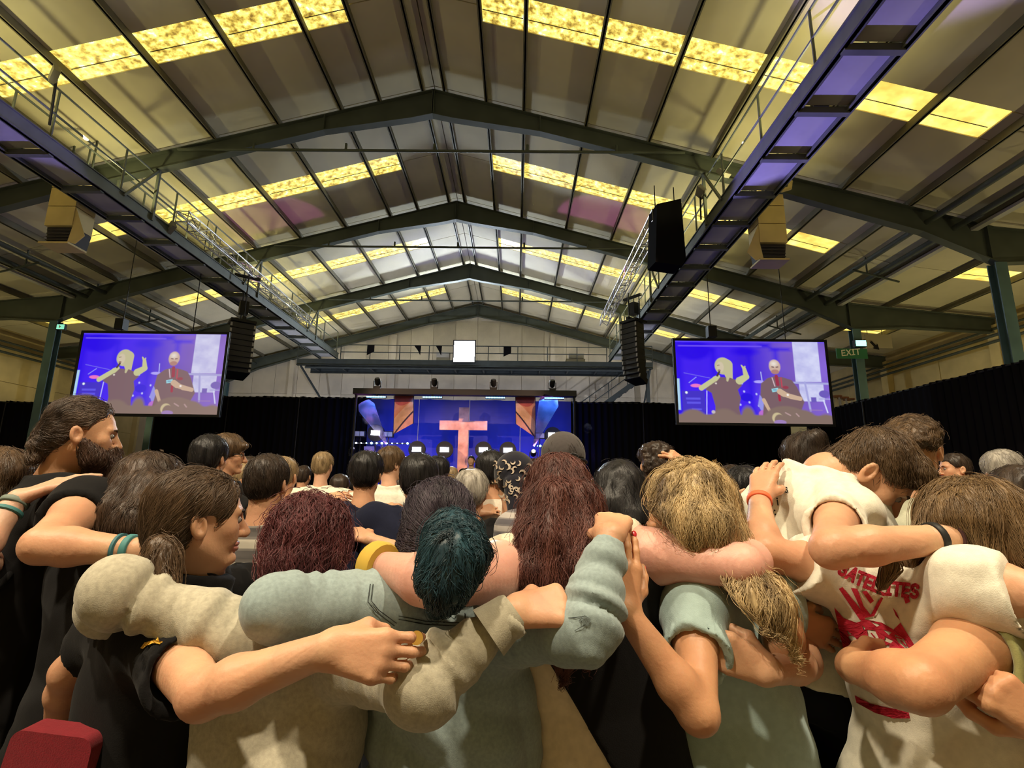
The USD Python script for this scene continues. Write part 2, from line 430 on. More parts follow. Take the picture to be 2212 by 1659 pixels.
# ------------------------------------------------------------------ walkways in the roof
WIN, WOUT, WZ = 6.5, 7.32, 7.5
def rail_run(b, pts, h=1.0, mid=.5, r=.022, step=1.6):
    pts = [np.asarray(p, float) for p in pts]
    for p, q in zip(pts[:-1], pts[1:]):
        for hh in (h, mid):
            b.tube([p + (0, 0, hh), q + (0, 0, hh)], r, 6)
        n = max(1, int(round(np.linalg.norm(q - p) / step)))
        for i in range(n + 1):
            k = p + (q - p) * i / n
            b.tube([k, k + (0, 0, h)], r, 6)
for s, side in ((-1, 'left'), (1, 'right')):
    t = thing('walkway', f'long steel walkway hung under the {side} side of the roof, purple light on its underside', 'walkway')
    for r in (WIN, WOUT):
        b = MB(); x = RX + s * r
        b.span((x - .03, 3.0, WZ), (x + .03, 23.9, WZ + .28)); b.span((x - .06, 3.0, WZ), (x + .06, 23.9, WZ + .02)); b.span((x - .06, 3.0, WZ + .26), (x + .06, 23.9, WZ + .28))
        b.build('side_beam', M_WALK, t)
        b = MB(); rail_run(b, [(x, 3.2, WZ + .28), (x, 23.7, WZ + .28)], step=1.7); b.build('handrail', M_WALK, t, smooth=40)
    for i, y in enumerate(np.arange(3.65, 23.5, 1.19)):
        b = MB(); b.span((RX + s * WIN, y - .05, WZ - .03), (RX + s * WOUT, y + .05, WZ + .08)); b.build('cross_beam', M_WALK, t)
        b = MB(); b.span((RX + s * (WIN + .035), y + .06, WZ + .09), (RX + s * (WOUT - .035), y + 1.13, WZ + .115)); b.build('floor_panel', M_WALKFLOOR, t)
    for y in (10.98, 15.98, 20.98):
        for r in (WIN - .05, WOUT + .05):
            b = MB(); p = rp(s * r, y, .172 + frame_depth(r)); b.bar((p[0], y, WZ + .1), p, .06, .06, (0, 1, 0)); b.build('hanger', M_WALK, t)
        b = MB(); p = rp(s * (WIN - .05), y, .6); b.bar((p[0], y - .9, WZ + .2), p, .05, .05, (1, 0, 0)); b.build('brace', M_WALK, t)
# uplighters on the walkway floors
for s, side in ((-1, 'left'), (1, 'right')):
    for i, y in enumerate((4.2, 7.2, 10.2, 13.2, 16.2, 19.2, 22.2)):
        t = thing('uplighter', f'small dark uplighter on the {side} walkway floor, {["nearest", "second", "third", "fourth", "fifth", "sixth", "farthest"][i]} from the camera', 'lamp', f'uplighters on the {side} walkway', loc=(RX + s * 6.905, y, WZ + .115))
        b = MB(); b.span((-.12, -.09, 0), (.12, .09, .16)); b.build('housing', M_BLACK, t)
        b = MB(); b.span((-.10, -.07, .16), (.10, .07, .17)); b.build('lens', glow('uplight_lens', (1, .89, .42), 3), t)
# the cross gantry in front of the gable wall
t = thing('gantry', 'dark steel gantry with handrails across the gable wall above the stage', 'walkway')
GX0, GX1, GY0, GY1, GZ = -10.6, 6.45, 24.0, 25.7, 7.2
for y in (GY0, GY1):
    b = MB(); b.span((GX0, y - .04, GZ), (GX1, y + .04, GZ + .32)); b.span((GX0, y - .09, GZ), (GX1, y + .09, GZ + .025)); b.build('side_beam', M_GANTRY, t)
b = MB(); b.span((GX0 + .02, GY0 + .05, GZ + .2), (GX1 - .02, GY1 - .05, GZ + .26)); b.build('gantry_floor', M_GANTRY, t)
for x in np.arange(GX0 + .5, GX1, 1.4):
    b = MB(); b.span((x - .04, GY0 + .05, GZ + .05), (x + .04, GY1 - .05, GZ + .19)); b.build('joist', M_GANTRY, t)
b = MB(); rail_run(b, [(RX - WIN + .1, GY0, GZ + .32), (RX + WIN - .1, GY0, GZ + .32)], h=.72, mid=.36, step=1.35); b.build('handrail', M_GANTRY, t, smooth=40)
b = MB(); rail_run(b, [(GX0, GY0, GZ + .32), (RX - WOUT - .1, GY0, GZ + .32)], h=.8, mid=.4); rail_run(b, [(RX + WOUT + .1, GY0, GZ + .32), (GX1, GY0, GZ + .32)], h=.8, mid=.4); b.build('handrail', M_GANTRY, t, smooth=40)
for x in (GX0 + .15, GX1 - .1):
    b = MB(); b.bar((x, GY0 + .1, GZ), (x + (.9 if x < 0 else 0), BACK - .1, GZ - 2.1), .07, .07); b.build('strut', M_GANTRY, t)
b = MB(); b.span((GX1 - .25, GY0 + .3, 0), (GX1 - .1, GY0 + .45, GZ)); b.build('post', M_GANTRY, t)
b = MB(); b.tube([(GX0 + .4, GY0 + .05, GZ - .08), (GX1 - .4, GY0 + .05, GZ - .08)], .06, 8); b.build('pipe', M_GANTRY, t, smooth=40)
# stair down from the gantry at the right
t = thing('stair', 'steel stair with handrails going down from the right end of the gantry', 'stair')
b = MB(); b.bar((6.3, 24.7, 7.1), (2.6, 24.7, 4.4), .05, .22); b.build('stringer', M_GANTRY, t)
b = MB(); b.bar((6.3, 25.4, 7.1), (2.6, 25.4, 4.4), .05, .22); b.build('stringer', M_GANTRY, t)
for k in range(12):
    b = MB(); p = np.array([6.1, 24.73, 6.95]) + (np.array([2.7, 24.73, 4.45]) - (6.1, 24.73, 6.95)) * k / 11; b.span(p, p + (.24, .65, .04)); b.build('tread', M_GANTRY, t)
b = MB(); rail_run(b, [(6.3, 24.7, 7.1), (2.6, 24.7, 4.4)], h=.9, mid=.5, step=1.2); b.build('handrail', M_GANTRY, t, smooth=40)

# bunting flags tied to the gantry rail
for i, (px, w) in enumerate(((801, .34), (902, .34), (948, .30), (1096, .36))):
    c = at(px, 752, Y=GY0 - .05)
    b = MB(); z1, z0 = 8.22, 7.74
    if i in (1, 2):
        pl = [(c[0] - w / 2, z1), (c[0] + w / 2, z1 - .02), (c[0] + w / 2 - .03, z0), (c[0] + w / 2 - .16, z0 + .25)]
    else:
        pl = [(c[0] - w / 2, z0 - .02), (c[0] + w / 2, z0 + .16), (c[0] + w / 2, z1), (c[0] - w / 2, z1)]
    b.prism(pl, GY0 - .06, GY0 - .045)
    b.build('flag', M_DRAPE, label=f"small dark flag on the gantry rail, {['first', 'second', 'third', 'fourth'][i]} from the left", cat='flag', group=None)

# the square flood lamp that shines out over the hall from the gantry
f0, f1 = at(980, 735, Y=23.85), at(1026, 783, Y=23.85)
t = thing('flood_lamp', 'big square white flood lamp shining over the stage from the gantry', 'lamp')
b = MB(); b.span((f0[0] - .02, 23.86, f1[2] - .02), (f1[0] + .02, 24.0 - .06, f0[2] + .02)); b.build('housing', M_BLACK, t)
b = MB(); b.span((f0[0] + .03, 23.85, f1[2] + .03), (f1[0] - .03, 23.86, f0[2] - .03)); b.build('lens', glow('flood_white', (.93, .97, 1), 9), t)
# boxes left on the gantry
def crate(name, c, s, mat, label, cat):
    t = thing(name, label, cat)
    b = MB(); c = np.array(c); s = np.array(s); b.span(c - s / 2, c + s / 2); b.build('body', mat, t)
    b = MB(); b.span(c + (-s[0] / 2 - .01, -s[1] / 2 - .01, s[2] / 2), c + (s[0] / 2 + .01, s[1] / 2 + .01, s[2] / 2 + .03)); b.build('lid', mat, t)
c = at(958, 768, Y=24.3); crate('equipment_case', (c[0], 24.3, GZ + .5), (.62, .4, .45), M_CABLE, 'pale grey equipment case on the gantry left of the flood lamp', 'case')
c = at(1243, 770, Y=24.4); crate('storage_box', (c[0], 24.5, GZ + .39), (.9, .5, .22), M_CABLE, 'white plastic box on the gantry at the right, under another', 'box')
crate('storage_box', (c[0] + .05, 24.5, GZ + .39 + .28), (.7, .45, .2), M_ALU, 'silver box on the gantry at the right, on top of another', 'box')

# hanging warm air heaters outside each walkway
for s, side, yy in ((-1, 'left', 10.1), (1, 'right', 10.6)):
    x = RX + s * 7.75
    t = thing('air_heater', f'tall cream warm air heater hung beside the {side} walkway', 'heater', loc=(x, yy, 0))
    for z0, z1 in ((6.98, 7.42), (7.44, 7.86), (7.88, 8.15)):
        b = MB(); b.span((-.30, -.02, z0), (.30, .5, z1)); b.build('case_panel', M_HEATER, t)
    b = MB(); b.prism([(-.30, 6.97), (.30, 6.97), (.25, 6.62), (-.25, 6.62)], .06, .5); b.build('discharge_head', M_DARKBOX, t, label='dark discharge opening')
    b = MB()
    for k in range(4): b.span((-.26, .02, 6.66 + k * .075), (.26, .06, 6.675 + k * .075))
    b.build('louvre', M_DARKBOX, t)
    b = MB(); b.prism([(-s * .30, 7.42), (-s * .30, 6.97), (-s * .60, 6.75)], .0, .012); b.prism([(-s * .60, 6.75), (-s * .30, 6.97), (-s * .25, 6.62), (-s * .42, 6.56)], .0, .012); b.span((-.34, -.04, 6.56), (.3, .45, 6.60)); b.build('deflector', M_HEATER, t, label='flared sheet metal deflector')
    b = MB(); b.tube([(-s * .3, -.1, 8.2), (s * .25, -.1, 8.2), (s * .42, -.1, 8.25), (s * .45, -.1, 8.42)], .05, 10); b.build('flue', M_HEATER, t, smooth=40)
    for dx in (-.25, .25):
        b = MB(); b.bar((dx, .25, 8.1), (dx, .25, roofz(7.75 + dx * s) + .03), .03, .03, (0, 1, 0)); b.build('hanger', M_STEEL, t)

# lattice trusses with the chains and cables along the inner walkway rails
def lattice(name, label, p0, p1, w=.29, n=18, rad=.022):
    t = thing(name, label, 'truss', 'aluminium lattice trusses')
    p0, p1 = np.array(p0, float), np.array(p1, float)
    d = (p1 - p0) / np.linalg.norm(p1 - p0); s = np.cross(d, (0, 0, 1)); s /= np.linalg.norm(s); u = np.cross(s, d)
    cs = [s * a * w / 2 + u * c * w / 2 for a, c in ((-1, -1), (1, -1), (1, 1), (-1, 1))]
    for c in cs:
        b = MB(); b.tube([p0 + c, p1 + c], rad, 6); b.build('chord', M_ALU, t, smooth=40)
    for j in range(4):
        a, c = cs[j], cs[(j + 1) % 4]; b = MB()
        for i in range(n):
            q0, q1 = p0 + (p1 - p0) * i / n, p0 + (p1 - p0) * (i + 1) / n
            b.tube([q0 + (a if i % 2 else c), q1 + (c if i % 2 else a)], .011, 5)
            b.tube([q0 + a, q0 + c], .011, 5)
        b.build('lacing', M_ALU, t)
    return t
lattice('truss', 'silver lattice truss along the left walkway', (-8.32, 11.6, 8.05), (-8.50, 20.3, 8.05))
lattice('truss', 'silver lattice truss along the right walkway above the speakers', (3.42, 11.6, 8.2), (3.46, 20.0, 8.2))

# line arrays
def line_array(label, x, y, ztop, n, h, w, yaw, curl):
    t = thing('line_array', label, 'loudspeaker', loc=(x, y, 0), rz=yaw)
    z, ang = ztop, 0.0; yy = 0.0
    for k in range(n):
        ang += curl * (k / n) ** 2
        ca, sa = math.cos(ang), math.sin(ang)
        ax = np.array([[1, 0, 0], [0, ca, -sa], [0, sa, ca]])
        c = np.array([0, yy, z - h / 2])
        prof = trimesh.creation.box((w, .48, h * .95)); v = prof.vertices.copy()
        v[:, 0] *= np.where(v[:, 1] > 0, .72, 1.0)
        b = MB(); b.add(v @ ax + c, prof.faces); b.build('speaker_cabinet', M_BLACK, t)
        g = MB(); 
        g.box(c + np.array([0, -.25, 0]) @ ax, (w * .98, .02, h * .86), ax); g.build('grille', plain('speaker_grille', (.035, .035, .04), .5), t)
        for sx in (-1, 1):
            hn = MB(); hn.box(c + np.array([sx * (w / 2 - .03), -.262, 0]) @ ax, (.055, .012, h * .6), ax)
            hn.build('horn_plate', plain('horn_plate', (.42, .42, .44), .5), t)
        z -= h * ca; yy += h * sa * .9
    b = MB(); b.span((-w * .5, -.3, ztop + .02), (w * .5, .3, ztop + .10)); b.span((-.05, -.3, ztop + .1), (.05, .5, ztop + .2)); b.build('flying_frame', M_BLACK, t)
    for dy in (-.2, .35):
        b = MB(); b.tube([(0, dy, ztop + .15), (0, dy, 8.0)], .02, 6); b.build('chain', M_BLACK, t)
    b = MB(); b.span((-.36, -.05, 7.86), (.36, .05, 7.93)); b.build('truss_clamp', M_BLACK, t)
    b = MB(); b.box((0, .05, ztop + .55), (.24, .24, .4)); b.build('chain_hoist', M_BLACK, t)
    return t
line_array('black line array loudspeaker hung beside the left screen', -8.42, 15.0, 6.35, 9, .178, .70, 38, .14)
line_array('black line array loudspeaker hung beside the right screen', 3.82, 16.4, 6.95, 11, .178, .66, -52, .10)
# a black cloth covered case hung from the right walkway
t = thing('covered_case', 'big black cloth-covered case hung from the right walkway above the speakers', 'case', loc=(3.55, 11.6, 0), rz=8)
b = MB(); b.prism([(-.36, 6.85), (.30, 6.80), (.40, 7.0), (.36, 8.55), (-.26, 8.35)], -.2, .3); b.build('cover', M_DRAPE, t)
for dx in (-.2, .3):
    b = MB(); b.tube([(dx, .05, 8.3), (dx, .05, 9.0)], .012, 6); b.build('strap', M_BLACK, t)
# small lamps clamped to the walkways
for i, (x, y, z, nm) in enumerate(((-8.35, 7.9, 8.75, 'left walkway near the roof'), (4.25, 11.0, 8.45, 'right walkway, greyish head'), (4.55, 10.4, 8.55, 'right walkway, turned edge on'), (-8.55, 11.6, 7.75, 'left walkway below the truss'))):
    t = thing('flood_fixture', f'small pale flood fixture clamped to the {nm}', 'lamp')
    ax = trimesh.transformations.euler_matrix(.4, .5, .7 + i)[:3, :3]
    b = MB(); b.box((x, y, z), (.26, .10, .22), ax); b.build('head', plain('fixture_grey', (.22, .21, .18), .5), t)
    b = MB(); b.bar((x, y + .05, z - .05), (x, y + .1, 7.8), .03, .03, (0, 1, 0)); b.build('bracket', M_BLACK, t)

# ------------------------------------------------------------------ drapes
def drape(parent, p0, p1, z1, z0=0.02, pitch=.22, amp=.045, name='drape', mat=None, seed=0, sag=.02):
    p0, p1 = np.array(p0, float), np.array(p1, float)
    ln = np.linalg.norm(p1 - p0); d = (p1 - p0) / ln; nrm = np.array([d[1], -d[0]])
    n = max(8, int(ln / .045)); m = 5
    u = np.linspace(0, ln, n); v = np.linspace(0, 1, m)
    ph = meshkit.noise(np.stack([u * 1.3 + seed * 7, u * 0, u * 0], 1), seed) * 5
    wav = np.sin(u / pitch * 2 * np.pi + ph) * amp * (.6 + .8 * meshkit.noise(np.stack([u * .8, u * 0 + 3, u * 0], 1), seed + 1))
    top = z1 - sag * meshkit.noise(np.stack([u * 2.2, u * 0 + 9, u * 0], 1), seed + 2) * 2 - .004 * np.sin(u / pitch * 2 * np.pi)
    V = []
    for side in (-1, 1):
        for vv in v:
            w = wav * (1 - .25 * vv)
            q = p0[None] + d[None] * u[:, None] + nrm[None] * (w + side * .006)[:, None]
            V.append(np.column_stack([q, top + (z0 - top) * vv]))
    V = np.vstack(V); F = []
    i, j = np.meshgrid(np.arange(m - 1), np.arange(n - 1), indexing='ij')
    a = (i * n + j).ravel(); q = np.stack([a, a + 1, a + n + 1, a + n], 1); k = m * n
    F = [q[:, ::-1], q + k]
    j = np.arange(n - 1); F.append(np.stack([j, j + 1, j + 1 + k, j + k], 1)); e = (m - 1) * n; F.append(np.stack([e + j, e + j + k, e + j + 1 + k, e + j + 1], 1))
    b = MB(); b.add(V, np.vstack(F))
    return b.build(name, mat or M_DRAPE, parent, smooth=60)


def drape_run(label, p0, p1, z, width, seed):
    t = thing('curtain', label, 'curtain')
    p0, p1 = np.array(p0, float), np.array(p1, float); n = max(1, int(round(np.linalg.norm(p1 - p0) / width)))
    for k in range(n):
        a, c = p0 + (p1 - p0) * k / n, p0 + (p1 - p0) * (k + 1) / n
        drape(t, a + (c - a) * .002, c - (c - a) * .002, z, seed=seed + k)
    b = MB(); b.tube([(*p0, z - .06), (*p1, z - .06)], .025, 8); b.build('pole', M_BLACK, t, smooth=40)
    for k in range(n + 1):
        q = p0 + (p1 - p0) * k / n
        b = MB(); b.tube([(*q, 0), (*q, z - .05)], .025, 6); b.build('upright', M_BLACK, t, smooth=40)
    return t
drape_run('long black curtain behind the stage, left of it', (-12.85, 18.05), (-5.2, 18.05), 4.68, 2.55, 3)
drape_run('long black curtain behind the stage, right of it', (1.9, 18.05), (9.55, 18.05), 4.62, 2.55, 13)
drape_run('black curtain closing the right aisle, below the block wall', (10.25, 18.2), (10.25, 3.2), 4.30, 3.0, 33)
drape_run('black curtain closing the left aisle, at the far left', (-19.5, 16.9), (-14.7, 16.9), 4.22, 2.4, 53)
t = thing('stage_backdrop', 'dark backdrop behind the cross, washed in blue light', 'backdrop')
for k in range(4):
    x0, x1 = -5.2 + 7.1 * k / 4, -5.2 + 7.1 * (k + 1) / 4
    drape(t, (x0, 17.85), (x1 - .02, 17.85), 4.60, .9, pitch=.5, amp=.012, mat=M_BACKDROP, seed=70 + k)
# ------------------------------------------------------------------ the stage
t = thing('stage_platform', 'black stage platform in front of the blue backdrop', 'stage')
b = MB(); b.span((-6.2, 14.3, .0), (3.0, 17.98, .9)); b.build('deck', plain('stage_black', (.02, .02, .022), .5), t)
b = MB(); b.span((-3.6, 11.9, .0), (.4, 14.29, .65)); b.build('apron', plain('stage_black', (.02, .02, .022), .5), t)
t = thing('stage_truss', 'dark goalpost truss over the stage, lamps and banners on it', 'truss')
b = MB(); b.span((-5.17, 15.9, 4.42), (1.86, 16.2, 4.60)); b.build('header', M_BLACK, t)
for x in (-5.1, 1.8):
    b = MB(); b.tube([(x, 16.05, .9), (x, 16.05, 4.45)], .04, 10); b.build('leg', M_BLACK, t, smooth=40)
for i, px in enumerate((813, 934, 1070, 1197)):
    c = at(px, 857.5 + i * 1.0, Y=15.95)
    t = thing('led_bar', f'blue LED bar light under the stage truss, {["first", "second", "third", "fourth"][i]} from the left', 'stage light', loc=(c[0], 15.95, c[2]))
    b = MB(); b.span((-.31, -.03, -.035), (.31, .05, .035)); b.build('housing', M_BLACK, t)
    b = MB()
    for k in range(12): b.tube([(-.28 + k * .051, -.025, 0), (-.28 + k * .051, -.045, 0)], .022, 8)
    b.build('led', glow('led_cyan', (.10, .42, 1.0), 7), t)
    b = MB(); b.bar((0, .02, .03), (0, .02, .10), .05, .03, (0, 1, 0)); b.build('clamp', M_BLACK, t)


def moving_head(label, loc, yaw, tilt, stand=0.0, glowmat=None, hang=False, s=1.0):
    t = thing('moving_head', label, 'stage light', loc=loc, rz=yaw)
    sg = -1 if hang else 1
    b = MB(); b.span((-.14 * s, -.12 * s, 0), (.14 * s, .12 * s, sg * .09 * s)); b.build('base', M_BLACK, t)
    b = MB()
    for sx in (-1, 1): b.span((sx * .13 * s, -.05 * s, sg * .09 * s), (sx * .16 * s, .05 * s, sg * .36 * s))
    b.span((-.16 * s, -.05 * s, sg * .09 * s), (.16 * s, .05 * s, sg * .12 * s)); b.build('yoke', M_BLACK, t)
    d = np.array([0, -math.cos(tilt), math.sin(tilt)]); c = np.array([0, 0, sg * .32 * s])
    b = MB(); b.tube([c - d * .17 * s, c - d * .10 * s, c + d * .10 * s, c + d * .16 * s], np.array([.06, .11, .12, .10]) * s, 14); b.build('head', M_BLACK, t, smooth=40)
    if glowmat:
        b = MB(); b.tube([c + d * .161 * s, c + d * .168 * s], .075 * s, 14); b.build('lens', glowmat, t)
    if stand:
        b = MB(); b.tube([(0, 0, -stand), (0, 0, 0)], .03, 8); b.span((-.25, -.25, -stand), (.25, .25, -stand + .03)); b.build('stand', M_BLACK, t)
    return t
G_PURPLE = glow('head_purple', (.85, .62, 1.0), 9)
for i, px in enumerate((815, 938, 1066, 1193)):
    c = at(px, 834, Y=16.05)
    moving_head(f'black moving head light standing on the stage truss, {["first", "second", "third", "fourth"][i]} from the left', (c[0], 16.05, 4.60), 0, 1.0, s=.75)
moving_head('moving head on a stand throwing a narrow purple beam up at the stage left', (-4.04, 16.3, 2.42), 0, .45, stand=1.5, glowmat=G_PURPLE, s=.8)
moving_head('moving head on a stand throwing a wide purple beam beside the right banner', (.53, 16.3, 2.40), 0, .45, stand=1.5, glowmat=G_PURPLE, s=.8)
moving_head('small moving head with a short beam at the far left end of the stage', (-5.19, 16.3, 2.5), 30, .5, stand=1.6, glowmat=G_PURPLE, s=.6)

# blinders: white light panels on stands
G_WHITE = glow('blinder_white', (.86, .86, 1.0), 7)
def blinder(label, px, py, lit=True, Y=16.5, w=.30, h=.15, body=True):
    c = at(px, py, Y=Y)
    t = thing('blinder', label, 'stage light', loc=(c[0], Y, c[2]))
    if body:
        b = MB(); b.tube([(0, .01, 0), (0, .16, 0)], .27, 20); b.build('body', M_BLACK, t, smooth=40)
    else:
        b = MB(); b.span((-w / 2 - .02, .005, -h / 2 - .02), (w / 2 + .02, .12, h / 2 + .02)); b.build('body', M_BLACK, t)
    mt = G_WHITE if lit else plain('blinder_off', (.5, .5, .58), .4)
    for k in range(2):
        b = MB(); b.span((-w / 2 + k * w / 2 + .006, -.012, -h / 2), (k * w / 2 - .006, .005, h / 2)); b.build('lamp_cell', mt, t)
    b = MB(); b.tube([(0, .1, -c[2] + .9), (0, .1, 0)], .02, 6); b.build('stand', M_BLACK, t)
for i, px in enumerate((900, 960, 1044, 1097)):
    blinder(f'glaring white blinder lamp on the stage, {["first", "second", "third", "fourth"][i]} from the left of the four low ones', px, 970.5 + i * .6)
blinder('lit blinder lamp higher up at the left of the stage', 811, 935)
blinder('lit blinder lamp higher up at the right of the stage', 1194, 940)
blinder('unlit grey blinder lamp at the outer left of the lit one', 777, 937, False, body=False)
blinder('unlit grey blinder lamp between the lit left one and the banner', 838, 938, False, body=False)
blinder('unlit grey blinder lamp inside the right purple beam', 1166, 941, False, body=False)

# rows of small LED pars
def led_row(label, x0, x1, py, Y, n, seed):
    r = np.random.default_rng(seed); a, c = at(x0, py, Y=Y), at(x1, py + 1, Y=Y)
    t = thing('led_row', label, 'stage light')
    b = MB(); b.bar(a + (0, .05, 0), c + (0, .05, 0), .04, .04); b.build('bar', M_BLACK, t)
    b2 = MB(); b2.bar((a + c) / 2 * (1, 1, 0) + (0, .06, .9), (a + c) / 2 + (0, .06, 0), .04, .04, (0, 1, 0)); b2.build('stand', M_BLACK, t)
    for k in range(n):
        q = a + (c - a) * (k + .5) / n; s = float(r.uniform(.014, .042))
        b = MB(); b.tube([q, q - (0, .03, 0)], s, 8); b.build('led', glow('led_dot', (.18, .45, 1.0), 8) if r.random() < .8 else glow('led_dot_white', (.7, .8, 1.0), 8), t)
led_row('row of little blue lamps at the left side of the stage', 764, 886, 957, 16.2, 11, 1)
led_row('row of little blue lamps on the keyboard riser right of the cross', 1028, 1087, 996, 16.2, 9, 2)
led_row('row of little blue lamps behind the drum screen', 900, 965, 995, 16.9, 7, 4)
led_row('short row of little blue lamps below the right lit blinder', 1158, 1182, 963, 16.3, 4, 3)

# the banners
def paint_attr(mesh_prim, cols):
    UsdGeom.PrimvarsAPI(mesh_prim).CreatePrimvar('paint', Sdf.ValueTypeNames.Color3fArray, 'vertex').Set(Vt.Vec3fArray.FromNumpy(np.asarray(cols, np.float32)))


def paint_mat(name, rough=.7, emit=0.0):
    if name in MATS: return MATS[name]
    p = {'roughness': rough, 'specular_ior_level': .2}
    ln = [('a.color', 'p.base_color')]
    if emit:
        p.update(base_color=(.02, .02, .02), emission_strength=emit); ln = [('a.color', 'p.emission_color')]
    MATS[name] = usdkit.material(stage, f'/World/Looks/{name}', {'a': ('attribute', {'attribute': 'paint'}), 'p': ('principled_bsdf', p)}, ln, surface='p.BSDF')
    return MATS[name]


def grid(nu, nv):
    u, v = np.meshgrid(np.linspace(0, 1, nu), np.linspace(0, 1, nv)); u, v = u.ravel(), v.ravel()
    i, j = np.meshgrid(np.arange(nv - 1), np.arange(nu - 1), indexing='ij'); a = (i * nu + j).ravel()
    return u, v, np.stack([a, a + nu, a + nu + 1, a + 1], 1)


def banner(label, quad, flip, Y):
    t = thing('banner', label, 'banner')
    q = [at(*p, Y=Y) for p in quad]                      # TL TR BR BL
    u, v, f = grid(60, 120)
    P = (q[0][None] * ((1 - u) * (1 - v))[:, None] + q[1][None] * (u * (1 - v))[:, None] + q[2][None] * (u * v)[:, None] + q[3][None] * ((1 - u) * v)[:, None])
    P[:, 1] += .01 * np.sin(v * 9 + u * 2)
    uu = 1 - u if flip else u
    cream, red, orange, dark, pink = (np.array(lin(c)) for c in ((168, 134, 108), (140, 66, 62), (160, 108, 80), (44, 34, 54), (172, 122, 110)))
    n = meshkit.fbm(np.stack([u * 5, v * 9, u * 0], 1), 4, 5)
    C = cream[None] * (.7 + .6 * n)[:, None]
    d = v + uu * .42                                          # diagonal bands climbing to the inner side
    C = np.where((d < .62)[:, None], orange * (.75 + .5 * n)[:, None], C)
    arc = np.hypot((u - .45), (v - .05) * 1.9) < .52
    C = np.where(arc[:, None], red * (.75 + .5 * n)[:, None], C)
    C = np.where(((d > .98) & (d < 1.05))[:, None], dark, C)
    C = np.where((d >= 1.05)[:, None], pink * (.8 + .4 * n)[:, None], C)
    m = mesh('cloth', P, f, paint_mat('banner_print'), t); paint_attr(m, C)
    mesh('backing_cloth', P + (0, .02, 0), f[::6], M_DRAPE, t) if False else None
    b = MB(); b.bar(q[0] + (0, .0, .03), q[1] + (0, .0, .03), .12, .04); b.build('rod', M_BLACK, t)
    for a, c in ((q[0], q[3]), (q[1], q[2])):
        b = MB(); b.bar(a + (0, .03, 0), c + (0, .03, 0), .03, .03, (0, 1, 0)); b.build('edge_pole', M_BLACK, t)
banner('left hanging banner, orange and cream with a red arc, cut to a slant', [(853, 851), (893, 851), (892, 915), (850, 938)], False, 16.24)
banner('right hanging banner, orange and cream with a red arc, cut to a slant', [(1114, 853), (1156, 855), (1156, 945), (1115, 916)], True, 16.24)
t = thing('stage_flat', 'standing cream and purple flat at the left of the stage', 'stage flat')
for pl, mt in (([(786, 964), (808, 964), (815, 1002), (786, 1002)], plain('flat_cream', (.6, .45, .38), .8)), ([(808, 964), (822, 964), (822, 1002), (815, 1002)], plain('flat_dark', (.05, .04, .08), .8)), ([(822, 964), (828, 970), (828, 985)], plain('flat_cream', (.6, .45, .38), .8))):
    p = [at(*k, Y=17.0) for k in pl]; b = MB(); b.prism([(k[0], k[2]) for k in p], 17.0, 17.03); b.build('board', mt, t)
b = MB(); p = at(800, 1002, Y=17.0); b.span((p[0] - .2, 17.03, .9), (p[0] + .25, 17.1, p[2] + .3)); b.build('support', M_BLACK, t)

# the cross
MATS['cross_print'] = plain('cross_print', (.80, .36, .22), .7, vary=.35, scale=3.0)
t = thing('cross', 'tall salmon-orange cross standing at the middle of the stage', 'cross')
b = MB(); b.span((-1.93, 16.98, .9), (-1.60, 17.06, 4.19)); b.build('upright', MATS['cross_print'], t)
for x0, x1 in ((-2.56, -1.93), (-1.60, -.98)):
    b = MB(); b.span((x0, 16.975, 3.43), (x1, 17.055, 3.74)); b.build('arm', MATS['cross_print'], t)
# drum screen
t = thing('drum_screen', 'clear perspex drum screen with a pale top edge, left of the cross', 'screen panel')
PANE = usdkit.material(stage, '/World/Looks/perspex', {'t': ('transparent_bsdf', {'color': (.93, .95, 1)}), 'g': ('glossy_bsdf', {'roughness': .05}), 'f': ('fresnel', {'IOR': 1.45}), 'm': ('mix_closure', {})}, [('f.fac', 'm.fac'), ('t.BSDF', 'm.closure1'), ('g.BSDF', 'm.closure2')], surface='m.closure')
p0, p1 = at(870, 987, Y=16.0), at(960, 988, Y=16.0)
for k in range(3):
    x0, x1 = p0[0] + (p1[0] - p0[0]) * k / 3, p0[0] + (p1[0] - p0[0]) * (k + 1) / 3
    b = MB(); b.span((x0 + .01, 16.0, .9), (x1 - .01, 16.012, p0[2])); b.build('pane', PANE, t)
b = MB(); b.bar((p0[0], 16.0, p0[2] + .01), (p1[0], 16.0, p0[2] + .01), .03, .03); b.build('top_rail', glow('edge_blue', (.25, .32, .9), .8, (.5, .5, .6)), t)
for k in range(4):
    x = p0[0] + (p1[0] - p0[0]) * k / 3; b = MB(); b.bar((x, 16.0, .9), (x, 16.0, p0[2]), .025, .025, (0, 1, 0)); b.build('post', M_ALU, t)

# ------------------------------------------------------------------ projection screens
def sd_seg(u, v, a, c, r0, r1=None, asp=1.78):
    r1 = r0 if r1 is None else r1
    p = np.stack([u * asp, v], 1); a = np.array([a[0] * asp, a[1]]); c = np.array([c[0] * asp, c[1]])
    d = c - a; t = np.clip(((p - a) @ d) / (d @ d), 0, 1)
    return np.linalg.norm(p - a - t[:, None] * d, axis=1) - (r0 + (r1 - r0) * t)


